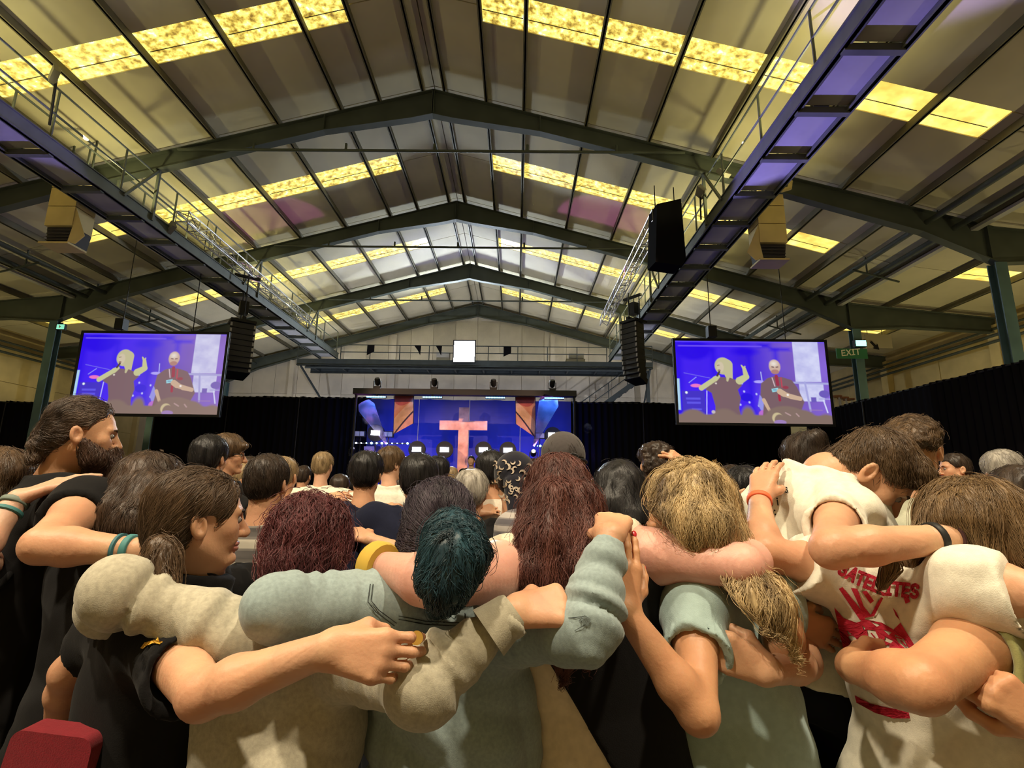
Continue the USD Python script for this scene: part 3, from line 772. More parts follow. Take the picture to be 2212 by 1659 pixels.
def picture(u, v, right=True):
    def mix(C, col, m, soft=.006):
        k = np.clip(.5 - m / soft, 0, 1)[:, None]; return C * (1 - k) + np.asarray(col)[None] * k
    def ell(c, rx, ry): return (np.hypot((u - c[0]) / rx, (v - c[1]) / ry) - 1) * min(rx, ry)
    def poly(pts):
        from matplotlib.path import Path
    def inpoly(pts):
        g = shapely.Polygon(pts); pt = shapely.points(u, v)
        return np.where(shapely.contains(g, pt), -1, 1) * shapely.distance(g.boundary, pt)
    def rectm(x0, y0, x1, y1): return np.maximum(np.maximum(x0 - u, u - x1), np.maximum(y0 - v, v - y1))
    K = lambda *c: np.array(lin(c))
    n = meshkit.fbm(np.stack([u * 4, v * 3, u * 0], 1), 3, 2)
    w = np.clip((u - .42) / .38, 0, 1); w = w * w * (3 - 2 * w)
    C = K(64, 28, 238)[None] * (1 - w)[:, None] + K(128, 96, 205)[None] * w[:, None]
    C = C * (.75 + .5 * n)[:, None]
    deep = K(40, 0, 236)
    for m in (rectm(0, .0, .035, 1), rectm(.24, .1, .262, .45), rectm(.475, .12, .50, .9), rectm(.66, .1, .675, .25), rectm(.03, .095, .25, .13), rectm(.56, .03, .63, .07), rectm(.64, .085, .76, .11), ell((.12, .12), .12, .12), ell((.46, .13), .08, .05)):
        C = mix(C, deep, m, .05)
    C = mix(C, K(112, 84, 246), rectm(.02, .055, .58, .07), .01); C = mix(C, K(104, 80, 250), rectm(0, 0, 1, .012), .02)
    # window with a cloudy print
    n2 = meshkit.fbm(np.stack([u * 16, v * 12, u * 0 + 4], 1), 4, 9)
    wc = K(176, 176, 232)[None] * (1 - n2)[:, None] + K(225, 228, 255)[None] * n2[:, None]
    sk = .02 * v
    k = np.clip(.5 - np.maximum(np.maximum(.785 + .0 * v - u, u - .955), np.maximum(-v, v - .495)) / .004, 0, 1)[:, None]; C = C * (1 - k) + wc * k
    k = np.clip(.5 - np.maximum(np.maximum(.805 - u, u - .965), np.maximum(.52 - v, v - .73)) / .004, 0, 1)[:, None]; C = C * (1 - k) + wc * k
    C = mix(C, K(110, 92, 190), ell((.965, .64), .035, .045)); C = mix(C, K(110, 92, 190), rectm(.875, .68, .91, .74))
    rail = K(170, 170, 226)
    C = mix(C, rail, sd_seg(u, v, (.76, .505), (1, .515), .012)); C = mix(C, rail, sd_seg(u, v, (.845, .5), (.865, .84), .012)); C = mix(C, K(215, 220, 255), sd_seg(u, v, (.955, .71), (.975, .86), .008)); C = mix(C, rail, sd_seg(u, v, (.93, .70), (1, .70), .006)); C = mix(C, K(150, 120, 190), sd_seg(u, v, (.86, .835), (.94, .835), .006))
    # amplifiers and drums
    C = mix(C, K(66, 48, 200), rectm(.03, .62, .18, .92)); C = mix(C, K(95, 85, 235), rectm(.055, .70, .15, .725)); C = mix(C, K(95, 85, 235), rectm(.06, .75, .15, .775)); C = mix(C, K(95, 85, 235), rectm(.09, .83, .155, .85))
    C = mix(C, K(190, 190, 255), sd_seg(u, v, (.195, .62), (.185, .92), .006)); C = mix(C, K(176, 215, 235), rectm(.0, .47, .018, .85)); C = mix(C, K(240, 250, 250), ell((.06, .64), .008, .014))
    C = mix(C, K(238, 120, 200), ell((.125, .555), .035, .022)); C = mix(C, K(120, 110, 240), sd_seg(u, v, (.05, .40), (.22, .46), .004)); C = mix(C, K(160, 170, 255), sd_seg(u, v, (.08, .52), (.13, .45), .004))
    C = mix(C, K(38, 10, 225), ell((.455, .69), .04, .05)); C = mix(C, K(190, 200, 255), sd_seg(u, v, (.56, .38), (.565, .52), .005)); C = mix(C, K(175, 165, 255), ell((.545, .50), .035, .018))
    for p in ((.43, .52), (.44, .62), (.52, .65), (.41, .78), (.47, .75), (.53, .79)): C = mix(C, K(200, 205, 255), ell(p, .006, .012))
    C = mix(C, K(150, 150, 235), inpoly([(.54, .66), (.575, .70), (.585, .84), (.545, .86), (.525, .78)])); C = mix(C, K(190, 110, 210), ell((.56, .89), .035, .05))
    # standing woman with a microphone, one arm raised
    brown, pale, blond = K(122, 96, 104), K(200, 200, 150), K(196, 190, 150)
    hairm = np.minimum(ell((.312, .31), .055, .105), sd_seg(u, v, (.335, .30), (.352, .47), .075, .035)); C = mix(C, blond, hairm)
    C = mix(C, K(210, 196, 170), ell((.293, .325), .024, .066)); C = mix(C, K(150, 120, 110), ell((.285, .365), .010, .012)); C = mix(C, K(150, 130, 110), sd_seg(u, v, (.275, .305), (.287, .300), .005))
    C = mix(C, brown, inpoly([(.235, .50), (.285, .445), (.355, .455), (.405, .49), (.43, .545), (.40, .60), (.415, .70), (.40, .82), (.415, 1.0), (.235, 1.0), (.245, .80), (.225, .64), (.185, .60)]))
    C = mix(C, blond, sd_seg(u, v, (.345, .40), (.335, .49), .03, .012))
    for a, c, r0, r1 in (((.415, .49), (.462, .44), .045, .034), ((.462, .44), (.452, .345), .032, .022), ((.452, .345), (.435, .30), .02, .007), ((.452, .345), (.458, .31), .012, .006), ((.16, .585), (.255, .47), .03, .028), ((.255, .47), (.278, .44), .032, .02)):
        C = mix(C, pale, sd_seg(u, v, a, c, r0, r1))
    C = mix(C, K(70, 50, 60), sd_seg(u, v, (.270, .43), (.285, .385), .012)); C = mix(C, K(230, 220, 210), ell((.258, .525), .006, .01))
    # seated man with a red lanyard
    C = mix(C, brown, inpoly([(.555, .52), (.60, .455), (.645, .43), (.70, .44), (.76, .475), (.79, .56), (.83, .74), (.80, .86), (.55, .92), (.565, .74), (.545, .66)]))
    C = mix(C, K(206, 176, 160), ell((.655, .31), .038, .085)); C = mix(C, K(178, 130, 122), ell((.655, .375), .026, .028)); C = mix(C, K(235, 225, 215), ell((.65, .275), .02, .03), .03)
    C = mix(C, K(110, 80, 84), sd_seg(u, v, (.636, .315), (.648, .318), .006)); C = mix(C, K(110, 80, 84), sd_seg(u, v, (.664, .318), (.676, .315), .006))
    C = mix(C, K(158, 50, 76), sd_seg(u, v, (.66, .43), (.665, .53), .02)); C = mix(C, K(215, 190, 200), sd_seg(u, v, (.632, .45), (.645, .55), .006)); C = mix(C, K(190, 70, 90), sd_seg(u, v, (.69, .45), (.692, .56), .008)); C = mix(C, K(150, 60, 80), ell((.715, .565), .02, .02)); C = mix(C, K(165, 40, 70), sd_seg(u, v, (.668, .66), (.67, .72), .015))
    C = mix(C, K(150, 220, 232), inpoly([(.622, .585), (.665, .57), (.668, .61), (.626, .625)])); C = mix(C, K(110, 150, 190), rectm(.632, .59, .655, .604))
    for a, c, r0, r1 in (((.675, .615), (.70, .645), .035, .035), ((.70, .645), (.745, .675), .03, .028), ((.745, .675), (.805, .70), .03, .025), ((.565, .72), (.595, .84), .022, .018)):
        C = mix(C, K(206, 176, 150), sd_seg(u, v, a, c, r0, r1))
    C = mix(C, K(255, 250, 245), ell((.725, .655), .007, .012))
    # heads of the crowd along the bottom
    crowd = K(138, 116, 108)
    for m in (rectm(-1, .90, 2, 2), ell((.095, .96), .085, .12), ell((.30, 1.0), .10, .17), ell((.455, .93), .045, .13), ell((.70, .94), .14, .15), ell((.80, .98), .11, .15), ell((.57, 1.0), .09, .08), ell((.96, .98), .05, .10)):
        C = mix(C, crowd * .92, m, .02)
    C = mix(C, K(205, 190, 150), np.maximum(ell((.645, .935), .035, .065), -ell((.66, .96), .035, .07))); C = mix(C, K(180, 150, 150), sd_seg(u, v, (.70, .87), (.73, .90), .008)); C = mix(C, K(180, 150, 150), sd_seg(u, v, (.77, .88), (.785, .91), .008)); C = mix(C, K(200, 190, 190), ell((.23, .87), .012, .02))
    C = mix(C, K(160, 130, 190), ell((.66, .985), .04, .03))
    if not right:
        g = np.clip((u - .1) / .9, 0, 1)[:, None]; C = C * (1 - .16 * g) + K(176, 146, 140)[None] * .22 * g
    return np.clip(C, 0, 1)


def screen(label, quad, Y, right):
    t = thing('projection_screen', label, 'screen')
    q = [at(*p, Y=Y) for p in quad]
    x0, x1, z1, z0 = (q[0][0] + q[3][0]) / 2, (q[1][0] + q[2][0]) / 2, (q[0][2] + q[1][2]) / 2, (q[2][2] + q[3][2]) / 2
    u, v, f = grid(300, 170)
    P = np.stack([x0 + (x1 - x0) * u, np.full(len(u), Y), z1 + (z0 - z1) * v], 1)
    m = mesh('picture', P, f, paint_mat('screen_picture', .5, .48), t); paint_attr(m, picture(u, v, right))
    b = MB(); k = .07
    for a, c in (((x0 - k, Y - .02, z1), (x1 + k, Y + .06, z1 + k)), ((x0 - k, Y - .02, z0 - k), (x1 + k, Y + .06, z0)), ((x0 - k, Y - .02, z0), (x0, Y + .06, z1)), ((x1, Y - .02, z0), (x1 + k, Y + .06, z1))):
        b.span(a, c)
    b.build('frame', M_BLACK, t)
    b = MB(); b.span((x0 - k, Y + .01, z0 - k), (x1 + k, Y + .05, z1 + k)); b.build('back', M_DRAPE, t)
    for fx in (.25, .75):
        x = x0 + (x1 - x0) * fx; b = MB(); b.tube([(x, Y + .05, z1 + k), (x, Y + .05, roofz(x - RX) + .04)], .012, 6); b.build('wire', M_BLACK, t)
    b = MB(); x = x0 + (x1 - x0) * .25; b.span((x - .12, Y - .1, z1 + .1), (x + .12, Y + .12, z1 + .42)); b.build('hoist', M_BLACK, t)
    return (x0, x1, z0, z1)
screen('left projection screen showing a woman and a seated man in blue light', [(180, 719), (491, 723), (468, 894), (154, 872)][:2] + [(468, 894), (468, 894)] if False else [(180, 719), (491, 723), (469, 896), (152, 892)], 14.0, False)
screen('right projection screen showing a woman and a seated man in blue light', [(1458, 736), (1782, 739), (1797, 916), (1466, 913)], 14.0, True)

# ------------------------------------------------------------------ signs
def letters(text, h, mat, parent, origin, xdir, zdir, name='lettering', depth=.004, bold=True, yd=None):
    m = meshkit.text_mesh(text, h, depth, bold)
    x, z = np.asarray(xdir, float), np.asarray(zdir, float); n = np.cross(x, z)
    v = np.asarray(origin)[None] + m.vertices[:, :1] * x + m.vertices[:, 1:2] * z - m.vertices[:, 2:3] * n * -1
    b = MB(); b.add(v, m.faces); return b.build(name, mat, parent)
M_SIGNGREEN = plain('sign_green', (.03, .16, .08), .5); M_SIGNWHITE = plain('sign_white', (.75, .72, .6), .5)
t = thing('exit_sign', 'green EXIT sign fixed to the right column', 'sign')
b = MB(); b.span((10.02, 15.76, 5.70), (10.98, 15.80, 6.02)); b.build('board', M_SIGNGREEN, t)
b = MB(); b.span((10.72, 15.80, 5.80), (10.92, 15.875, 5.9)); b.build('bracket', M_BLACK, t)
letters('EXIT', .19, M_SIGNWHITE, t, (10.14, 15.755, 5.77), (1, 0, .10), (0, 0, 1))
t = thing('emergency_light', 'glowing green emergency light above the EXIT sign', 'sign')
b = MB(); b.span((10.62, 15.74, 6.08), (10.98, 15.872, 6.30)); b.build('case', M_BLACK, t)
b = MB(); b.span((10.64, 15.725, 6.10), (10.96, 15.745, 6.28)); b.build('lens', glow('exit_green', (.25, .95, .62), 1.6), t)
t = thing('emergency_light', 'small glowing green emergency light on the left column', 'sign')
c = at(131, 706, Y=15.8); b = MB(); b.span((c[0] - .16, 15.8, c[2] - .10), (c[0] + .14, 15.872, c[2] + .10)); b.build('case', M_BLACK, t)
b = MB(); b.span((c[0] - .12, 15.785, c[2] - .08), (c[0] + .12, 15.805, c[2] + .08)); b.build('lens', glow('exit_green_dim', (.2, .6, .4), .7), t)
b = MB(); b.prism([(c[0] - .03, c[2] - .04), (c[0] + .03, c[2]), (c[0] - .03, c[2] + .05)], 15.775, 15.79); b.build('arrow', M_SIGNWHITE, t)
t = thing('arrow_sign', 'pale hanging sign with a dark arrow pointing down right, by the EXIT sign', 'sign')
c0, c1 = at(1868, 722, Y=17.5), at(1910, 752, Y=17.5)
b = MB(); b.span((c0[0], 17.5, c1[2]), (c1[0] + .3, 17.53, c0[2])); b.build('board', plain('sign_pale', (.42, .36, .25), .6), t)
p = at(1881, 738, Y=17.48); q = at(1893, 750, Y=17.48); b = MB(); b.bar(p, q, .03, .07); e = q - p; e /= np.linalg.norm(e)
b.prism([(q[0] + .09, q[2] - .09), (q[0] - .11, q[2] - .05), (q[0] + .05, q[2] + .11)], 17.47, 17.49); b.build('arrow', M_BLACK, t)
for x in (c0[0] + .1, c1[0]):
    b = MB(); b.tube([(x, 17.52, c0[2]), (x, 17.52, roofz(x - RX) + .04)], .01, 5); b.build('wire', M_BLACK, t)
t = thing('red_sign', 'red notice board on the right wall at the picture edge', 'sign')
b = MB(); b.span((15.05, 12.7, 5.0), (15.12, 14.2, 5.9)); b.build('board', plain('sign_red', (.42, .07, .03), .6), t)
for k in range(3):
    b = MB(); b.span((15.04, 12.9, 5.15 + k * .22), (15.05, 14.0, 5.24 + k * .22)); b.build('stripe', plain('sign_faded', (.6, .3, .15), .6), t)
# bar stools standing on top behind the side curtain
for i, (px, py) in enumerate(((1806, 858), (1820, 850), (1832, 849))):
    c = at(px, py, Y=19.2 + .3 * i); c[2] = at(1806, 858, Y=19.2)[2]
    t = thing('bar_stool', f'brown round-seat stool on the raised ledge behind the curtain, {["left", "middle", "right"][i]} one of three', 'stool', loc=(c[0], c[1], c[2]))
    b = MB(); b.tube([(0, 0, 0), (0, 0, .05)], .2, 16); b.build('seat', plain('stool_brown', (.16, .06, .03), .5), t, smooth=40)
    for k in range(4):
        a = k * math.pi / 2 + .4; b = MB(); b.tube([(.12 * math.cos(a), .12 * math.sin(a), 0), (.2 * math.cos(a), .2 * math.sin(a), -.62)], .012, 6); b.build('leg', M_ALU, t)
t = thing('ledge', 'pale raised ledge along the right wall behind the curtain', 'ledge')
b = MB(); b.span((10.6, 18.6, 0), (15.0, 21, at(1806, 858, Y=19.2)[2] - .62)); b.build('block', M_CONC, t)

# ------------------------------------------------------------------ distance-field modelling of people
F32 = np.float32


def nrm(v):
    v = np.asarray(v, float); return v / (np.linalg.norm(v) + 1e-12)


def rc(P, a, b, ra, rb):
    a = np.asarray(a, F32); d = np.asarray(b, F32) - a
    p = P - a; t = np.clip(p @ d / max(float(d @ d), 1e-9), 0, 1).astype(F32)
    q = p - t[:, None] * d
    return np.sqrt((q * q).sum(1)) - (ra + (rb - ra) * t)


def chain(P, pts, rs, k=.0):
    d = None
    for a, b, ra, rb in zip(pts[:-1], pts[1:], rs[:-1], rs[1:]):
        e = rc(P, a, b, ra, rb); d = e if d is None else (np.minimum(d, e) if k == 0 else smin(d, e, k))
    return d


def smin(a, b, k):
    h = np.maximum(k - np.abs(a - b), 0) / k
    return np.minimum(a, b) - h * h * k * .25


def smax(a, b, k): return -smin(-a, -b, k)


def surface(f, lo, hi, h, block=8, lip=1.6):
    """Vertices and quads of f = 0 in the box lo..hi (naive surface nets on a grid that is only evaluated near the surface)."""
    lo, hi = np.asarray(lo, float), np.asarray(hi, float)
    nb = np.maximum(1, np.ceil((hi - lo) / (h * block)).astype(int)); n = nb * block
    bc = np.stack(np.meshgrid(*[np.arange(k) for k in nb], indexing='ij'), -1).reshape(-1, 3)
    dc = f((lo + (bc + .5) * block * h - h * .5).astype(F32))
    near = np.abs(dc) < lip * .5 * block * h * 1.74
    D = np.where(dc < 0, F32(-1), F32(1)).reshape(nb)
    D = np.repeat(np.repeat(np.repeat(D, block, 0), block, 1), block, 2).astype(F32)
    o = np.stack(np.meshgrid(*[np.arange(block)] * 3, indexing='ij'), -1).reshape(-1, 3)
    idx = (bc[near][:, None] * block + o[None]).reshape(-1, 3)
    if not len(idx): return np.zeros((0, 3)), np.zeros((0, 4), int)
    val = np.empty(len(idx), F32)
    for s in range(0, len(idx), 300000):
        val[s:s + 300000] = f((lo + idx[s:s + 300000] * h).astype(F32))
    D[idx[:, 0], idx[:, 1], idx[:, 2]] = val
    D[0], D[-1], D[:, 0], D[:, -1], D[:, :, 0], D[:, :, -1] = 1, 1, 1, 1, 1, 1
    S = D < 0
    c = [(i, j, k) for i in (0, 1) for j in (0, 1) for k in (0, 1)]
    sl = lambda A, q: A[q[0]:A.shape[0] - 1 + q[0], q[1]:A.shape[1] - 1 + q[1], q[2]:A.shape[2] - 1 + q[2]]
    cnt = sum(sl(S, q).astype(np.int8) for q in c)
    cells = np.argwhere((cnt > 0) & (cnt < 8))
    ids = np.full(cnt.shape, -1, np.int64); ids[tuple(cells.T)] = np.arange(len(cells))
    acc = np.zeros((len(cells), 3)); m = np.zeros(len(cells))
    for q in c:
        for ax in range(3):
            if q[ax]: continue
            r = list(q); r[ax] = 1
            d0, d1 = D[tuple((cells + q).T)], D[tuple((cells + r).T)]
            x = (d0 < 0) != (d1 < 0); t = d0[x] / (d0[x] - d1[x])
            p = np.tile(np.array(q, float), (x.sum(), 1)); p[:, ax] = t
            acc[x] += p; m[x] += 1
    V = lo + (cells + acc / m[:, None]) * h
    Q = []
    for ax in range(3):
        a, b = [(1, 2), (2, 0), (0, 1)][ax]
        s0 = [slice(None)] * 3; s1 = [slice(None)] * 3; s0[ax] = slice(0, -1); s1[ax] = slice(1, None)
        e = np.argwhere(S[tuple(s0)] != S[tuple(s1)])
        e = e[(e[:, a] > 0) & (e[:, b] > 0) & (e[:, a] < D.shape[a] - 1) & (e[:, b] < D.shape[b] - 1)]
        qs = []
        for da, db in ((1, 1), (0, 1), (0, 0), (1, 0)):
            k = e.copy(); k[:, a] -= da; k[:, b] -= db; qs.append(ids[tuple(k.T)])
        q = np.stack(qs, 1); inside = S[tuple(e.T)]
        q = np.where(inside[:, None], q, q[:, ::-1]); Q.append(q[(q >= 0).all(1)])
    return V, np.vstack(Q)


def fnoise(P, fx, seed=0):
    return meshkit.noise(np.asarray(P, float) * np.asarray(fx, float), seed).astype(F32)


# --- skin, cloth and hair materials
def skin(name, col, blotch=.12):
    if name in MATS: return MATS[name]
    lo, hi = tuple(np.array(col) * (1 - blotch) * (1.0, .93, .93)), tuple(np.array(col) * (1 + blotch * .6))
    MATS[name] = usdkit.material(stage, f'/World/Looks/{name}', {
        'tc': ('texture_coordinate', {}), 'n': ('noise_texture', {'scale': 9.0, 'detail': 4.0}), 'r': ('rgb_ramp', {'ramp': [(.35, lo), (.65, hi)]}),
        'n2': ('noise_texture', {'scale': 160.0, 'detail': 2.0}), 'b': ('bump', {'strength': .12, 'distance': .004}),
        'p': ('principled_bsdf', {'roughness': .48, 'specular_ior_level': .35, 'subsurface_weight': .12, 'subsurface_scale': .006})},
        [('tc.object', 'n.vector'), ('n.fac', 'r.fac'), ('r.color', 'p.base_color'), ('tc.object', 'n2.vector'), ('n2.fac', 'b.height'), ('b.normal', 'p.normal')], surface='p.BSDF')
    return MATS[name]


def cloth(name, col, vary=.08, scale=60, rough=.9, sheen=.2, bump=.14, bscale=420):
    return plain(name, col, rough, vary=vary, scale=scale, bump=bump, bscale=bscale, spec=.15, sheen=sheen)


def hairmat(name, dark, light, rough=.42, stretch=(70, 70, 7)):
    if name in MATS: return MATS[name]
    MATS[name] = usdkit.material(stage, f'/World/Looks/{name}', {
        'tc': ('texture_coordinate', {}), 'mp': ('mapping', {'scale': stretch}), 'n': ('noise_texture', {'scale': 1.0, 'detail': 4.0, 'roughness': .65}),
        'r': ('rgb_ramp', {'ramp': [(.36, dark), (.62, light)]}), 'b': ('bump', {'strength': .7, 'distance': .004}), 'mp2': ('mapping', {'scale': tuple(k * .28 for k in stretch)}), 'n2': ('noise_texture', {'scale': 1.0, 'detail': 2.0}), 'mf': ('mix_float', {'fac': .5}),
        'p': ('principled_bsdf', {'roughness': rough, 'specular_ior_level': .35})},
        [('tc.object', 'mp.vector'), ('mp.vector', 'n.vector'), ('tc.object', 'mp2.vector'), ('mp2.vector', 'n2.vector'), ('n.fac', 'mf.a'), ('n2.fac', 'mf.b'), ('mf.result', 'r.fac'), ('r.color', 'p.base_color'), ('n.fac', 'b.height'), ('b.normal', 'p.normal')], surface='p.BSDF')
    return MATS[name]


def plaid(name, cols, size=.07):
    """Woven checks: bands along two directions of the cloth."""
    if name in MATS: return MATS[name]
    a, b, c = cols
    def bands(off): return [(0, (1, 1, 1)), (.38, (1, 1, 1)), (.40, (.35, .35, .35)), (.5, (.35, .35, .35)), (.52, (.12, .12, .12)), (.88, (.12, .12, .12)), (.90, (.5, .5, .5)), (1, (.5, .5, .5))]
    nd = {'tc': ('texture_coordinate', {}), 's': ('separate_xyz', {}), 'p': ('principled_bsdf', {'roughness': .9, 'specular_ior_level': .1, 'sheen_weight': .2})}
    ln = [('tc.object', 's.vector')]
    for k in ('x', 'z'):
        nd[f'm{k}'] = ('math', {'math_type': 'multiply', 'value2': 1 / size}); nd[f'f{k}'] = ('math', {'math_type': 'fraction'}); nd[f'r{k}'] = ('rgb_ramp', {'ramp': bands(0), 'interpolate': False})
        ln += [(f's.{k}', f'm{k}.value1'), (f'm{k}.value', f'f{k}.value1'), (f'f{k}.value', f'r{k}.fac')]
    nd['mx'] = ('mix', {'mix_type': 'mix', 'fac': .5}); ln += [('rx.color', 'mx.color1'), ('rz.color', 'mx.color2')]
    nd['bw'] = ('rgb_to_bw', {}); nd['out'] = ('rgb_ramp', {'ramp': [(.1, a), (.5, b), (.95, c)]}); ln += [('mx.color', 'bw.color'), ('bw.val', 'out.fac'), ('out.color', 'p.base_color')]
    MATS[name] = usdkit.material(stage, f'/World/Looks/{name}', nd, ln, surface='p.BSDF')
    return MATS[name]


class Frame:
    """A head: centre, facing and up; at(x, y, z) is right, front, up in metres for an average head."""
    def __init__(self, c, face, up=(0, 0, 1), s=1.0):
        self.c = np.asarray(c, float); self.f = nrm(face); r = np.cross(self.f, nrm(up)); self.r = nrm(r); self.u = np.cross(self.r, self.f); self.s = s
        self.R = np.array([self.r, self.f, self.u])

    def at(self, x, y, z): return self.c + self.s * (np.array([x, y, z]) @ self.R)

    def loc(self, P): return ((P - self.c.astype(F32)) @ self.R.T.astype(F32)) / F32(self.s)


def ell(q, c, r):
    d = (q - np.asarray(c, F32)) / np.asarray(r, F32); l = np.sqrt((d * d).sum(1)); g = np.sqrt(((d / np.asarray(r, F32)) ** 2).sum(1)) + 1e-6
    return l * (l - 1) / g


def head_sdf(fr, detail=True, jaw=1.0):
    def f(P):
        q = fr.loc(P)
        qa = q.copy(); qa[:, 0] = np.abs(qa[:, 0])
        d = ell(q, (0, -.008, .034), (.074, .093, .080))
        d = smin(d, ell(q, (0, .028, -.018), (.060, .062, .088)), .03)
        d = smin(d, rc(qa, (.048, .0, -.052), (.016, .066, -.094), .020 * jaw, .017 * jaw), .03)
        d = smin(d, rc(qa, (.040, .060, -.018), (.030, .068, -.040), .020, .016), .03)
        if detail:
            d = smin(d, rc(qa, (.012, .084, .026), (.044, .074, .026), .010, .008), .016)
            d = -smin(-d, ell(qa, (.031, .096, .006), (.019, .016, .012)), .012)
            d = smin(d, rc(q, (0, .088, .016), (0, .113, -.026), .0078, .0115), .012)
            d = smin(d, rc(qa, (.004, .110, -.031), (.014, .097, -.031), .0085, .0078), .008)
            d = smin(d, rc(qa, (.0, .092, -.054), (.019, .082, -.056), .0075, .004), .006)
            d = smin(d, rc(qa, (.0, .090, -.066), (.017, .080, -.064), .0085, .004), .006)
            d = np.maximum(d, -rc(qa, (0, .103, -.060), (.021, .088, -.060), .0026, .001))
            d = smin(d, ell(q, (0, .082, -.092), (.020, .018, .016)), .014)
        # ears: a rim round a hollow
        e = qa - np.array([.073, -.012, -.010], F32)
        e = np.stack([e[:, 0] - .30 * np.maximum(-e[:, 1], 0), e[:, 1] + .18 * e[:, 2], e[:, 2]], 1)
        ear = ell(e, (.006, 0, .0), (.011, .019, .032))
        if detail: ear = -smin(-ear, ell(e, (.017, .003, .003), (.010, .010, .019)), .004)
        d = smin(d, ear, .006)
        return d * F32(fr.s)
    return f


def finger_prims(W, d, n, right, s=1.0, curl=(.2, .2, .25, .3), thumb=.3, spread=.0):
    """Round-cone chains of a hand: palm bones, four fingers and a thumb. d to the fingertips, n out of the palm."""
    d = nrm(d); n = nrm(np.asarray(n, float) - d * np.dot(n, d)); a = np.cross(d, n) * (1 if right else -1)
    if np.ndim(curl) == 0: curl = (curl,) * 4
    out, tips = [], []
    kl, ka, wa = (.088, .092, .088, .079), (.030, .0105, -.0095, -.028), (.017, .006, -.005, -.016)
    seg = ((.041, .025, .021), (.046, .029, .023), (.042, .027, .022), (.033, .020, .019)); rad = (.0092, .0094, .0090, .0080)
    palm = []
    for i in range(4):
        b = W + s * (d * .012 + a * wa[i]); K = W + s * (d * kl[i] + a * ka[i])
        palm.append(([b, K], [.0150 * s, .0125 * s]))
        th = 0; p = K; pts = [K]; dd0 = nrm(d + a * (ka[i] * (2.0 + spread * 10)))
        for j, (l, w) in enumerate(zip(seg[i], (62, 88, 58))):
            th += math.radians(w) * curl[i]; q = dd0 * math.cos(th) + n * math.sin(th); p = p + q * l * s; pts.append(p)
        out.append((pts, [rad[i] * s, rad[i] * .93 * s, rad[i] * .86 * s, rad[i] * .70 * s])); tips.append((pts[-2], pts[-1], -(n * math.cos(th) - dd0 * math.sin(th)), rad[i] * s))
    b = W + s * (d * .018 + a * .020 + n * .006); t0 = nrm(d * .62 + a * (.72 - .34 * min(1.2, max(0, thumb - .3))) + n * .30); t1 = nrm(d * .90 + a * (.42 - .5 * thumb) + n * (.25 + .5 * thumb)); t2 = nrm(d * .95 + a * (.25 - .8 * thumb) + n * (.2 + .7 * thumb))
    p1 = b + t0 * .043 * s; p2 = p1 + t1 * .034 * s; p3 = p2 + t2 * .026 * s
    out.append(([b, p1, p2, p3], [.0150 * s, .0122 * s, .0108 * s, .0082 * s])); tips.append((p2, p3, nrm(a - n * .3), .009 * s))
    return palm, out, tips


def hand_sdf(W, E, d, n, right, s, rw, **k):
    palm, fing, tips = finger_prims(np.asarray(W, float), d, n, right, s, **k)
    E = np.asarray(E, float); back = W + nrm(E - W) * .07
    def f(P):
        e = None
        for pts, r in palm:
            q = chain(P, pts, r); e = q if e is None else smin(e, q, .016 * s)
        fg = None
        for pts, r in fing[:4]:
            q = chain(P, pts, r, .004); fg = q if fg is None else smin(fg, q, .0025)
        e = smin(e, fg, .010 * s); e = smin(e, chain(P, fing[4][0], fing[4][1], .006), .012 * s)
        e = smin(e, rc(P, W, back, rw, rw * 1.22), .016)
        return e
    pts = np.array([p for q, _ in palm + fing for p in q] + [W, back])
    return f, pts.min(0) - .03, pts.max(0) + .03, tips, nrm(E - W), back


def arm_pts(S, E, W, g, g2=None):
    S, E, W = (np.asarray(k, float) for k in (S, E, W)); m = E + (W - E) * .28; g2 = g if g2 is None else g2
    return [S, S + (E - S) * .35, E, m, W], [.051 * g, .046 * g, .037 * g, .0385 * g2, .0255 * (g2 * .6 + .4)]


def torso_frame(PV, N, lat):
    t = nrm(np.asarray(N, float) - PV); l = np.asarray(lat, float); l = nrm(l - t * np.dot(l, t)); return t, l, np.cross(t, l)      # up, right, front


def torso_sdf(PV, N, lat, g, hs, A, B, grow=0.0, hem=-.22, SL=None, SR=None, sh=.06, cap=1.0):
    t, l, f = torso_frame(PV, N, lat); ln = float(np.linalg.norm(np.asarray(N, float) - PV)); PV = np.asarray(PV, F32)
    T, Lx, Fx = t.astype(F32), l.astype(F32), f.astype(F32)
    hs, A, B = np.array(hs), np.array(A) * g + grow, np.array(B) * g + grow
    def fn(P):
        p = P - PV; h = (p @ T) / ln; x = p @ Lx; y = p @ Fx
        a = np.interp(h, hs, A).astype(F32); b = np.interp(h, hs, B).astype(F32)
        d = (np.sqrt((x / a) ** 2 + (y / b) ** 2) - 1) * np.minimum(a, b)
        d = np.maximum(d, np.maximum((h - cap) * ln, (hem - h) * ln))
        if SL is not None:
            N2 = N - t * (.035 + .01)
            d = smin(d, np.minimum(rc(P, N2, SL, (.062 + .2 * grow) * g, sh * g + grow), rc(P, N2, SR, (.062 + .2 * grow) * g, sh * g + grow)), .07)
        return d
    return fn
HS = [-.45, -.22, 0, .18, .40, .65, .82, .94, 1.0]
AW = [.165, .172, .168, .150, .138, .155, .165, .135, .085]
BW = [.115, .120, .118, .108, .098, .112, .115, .095, .070]
PEOPLE = {}


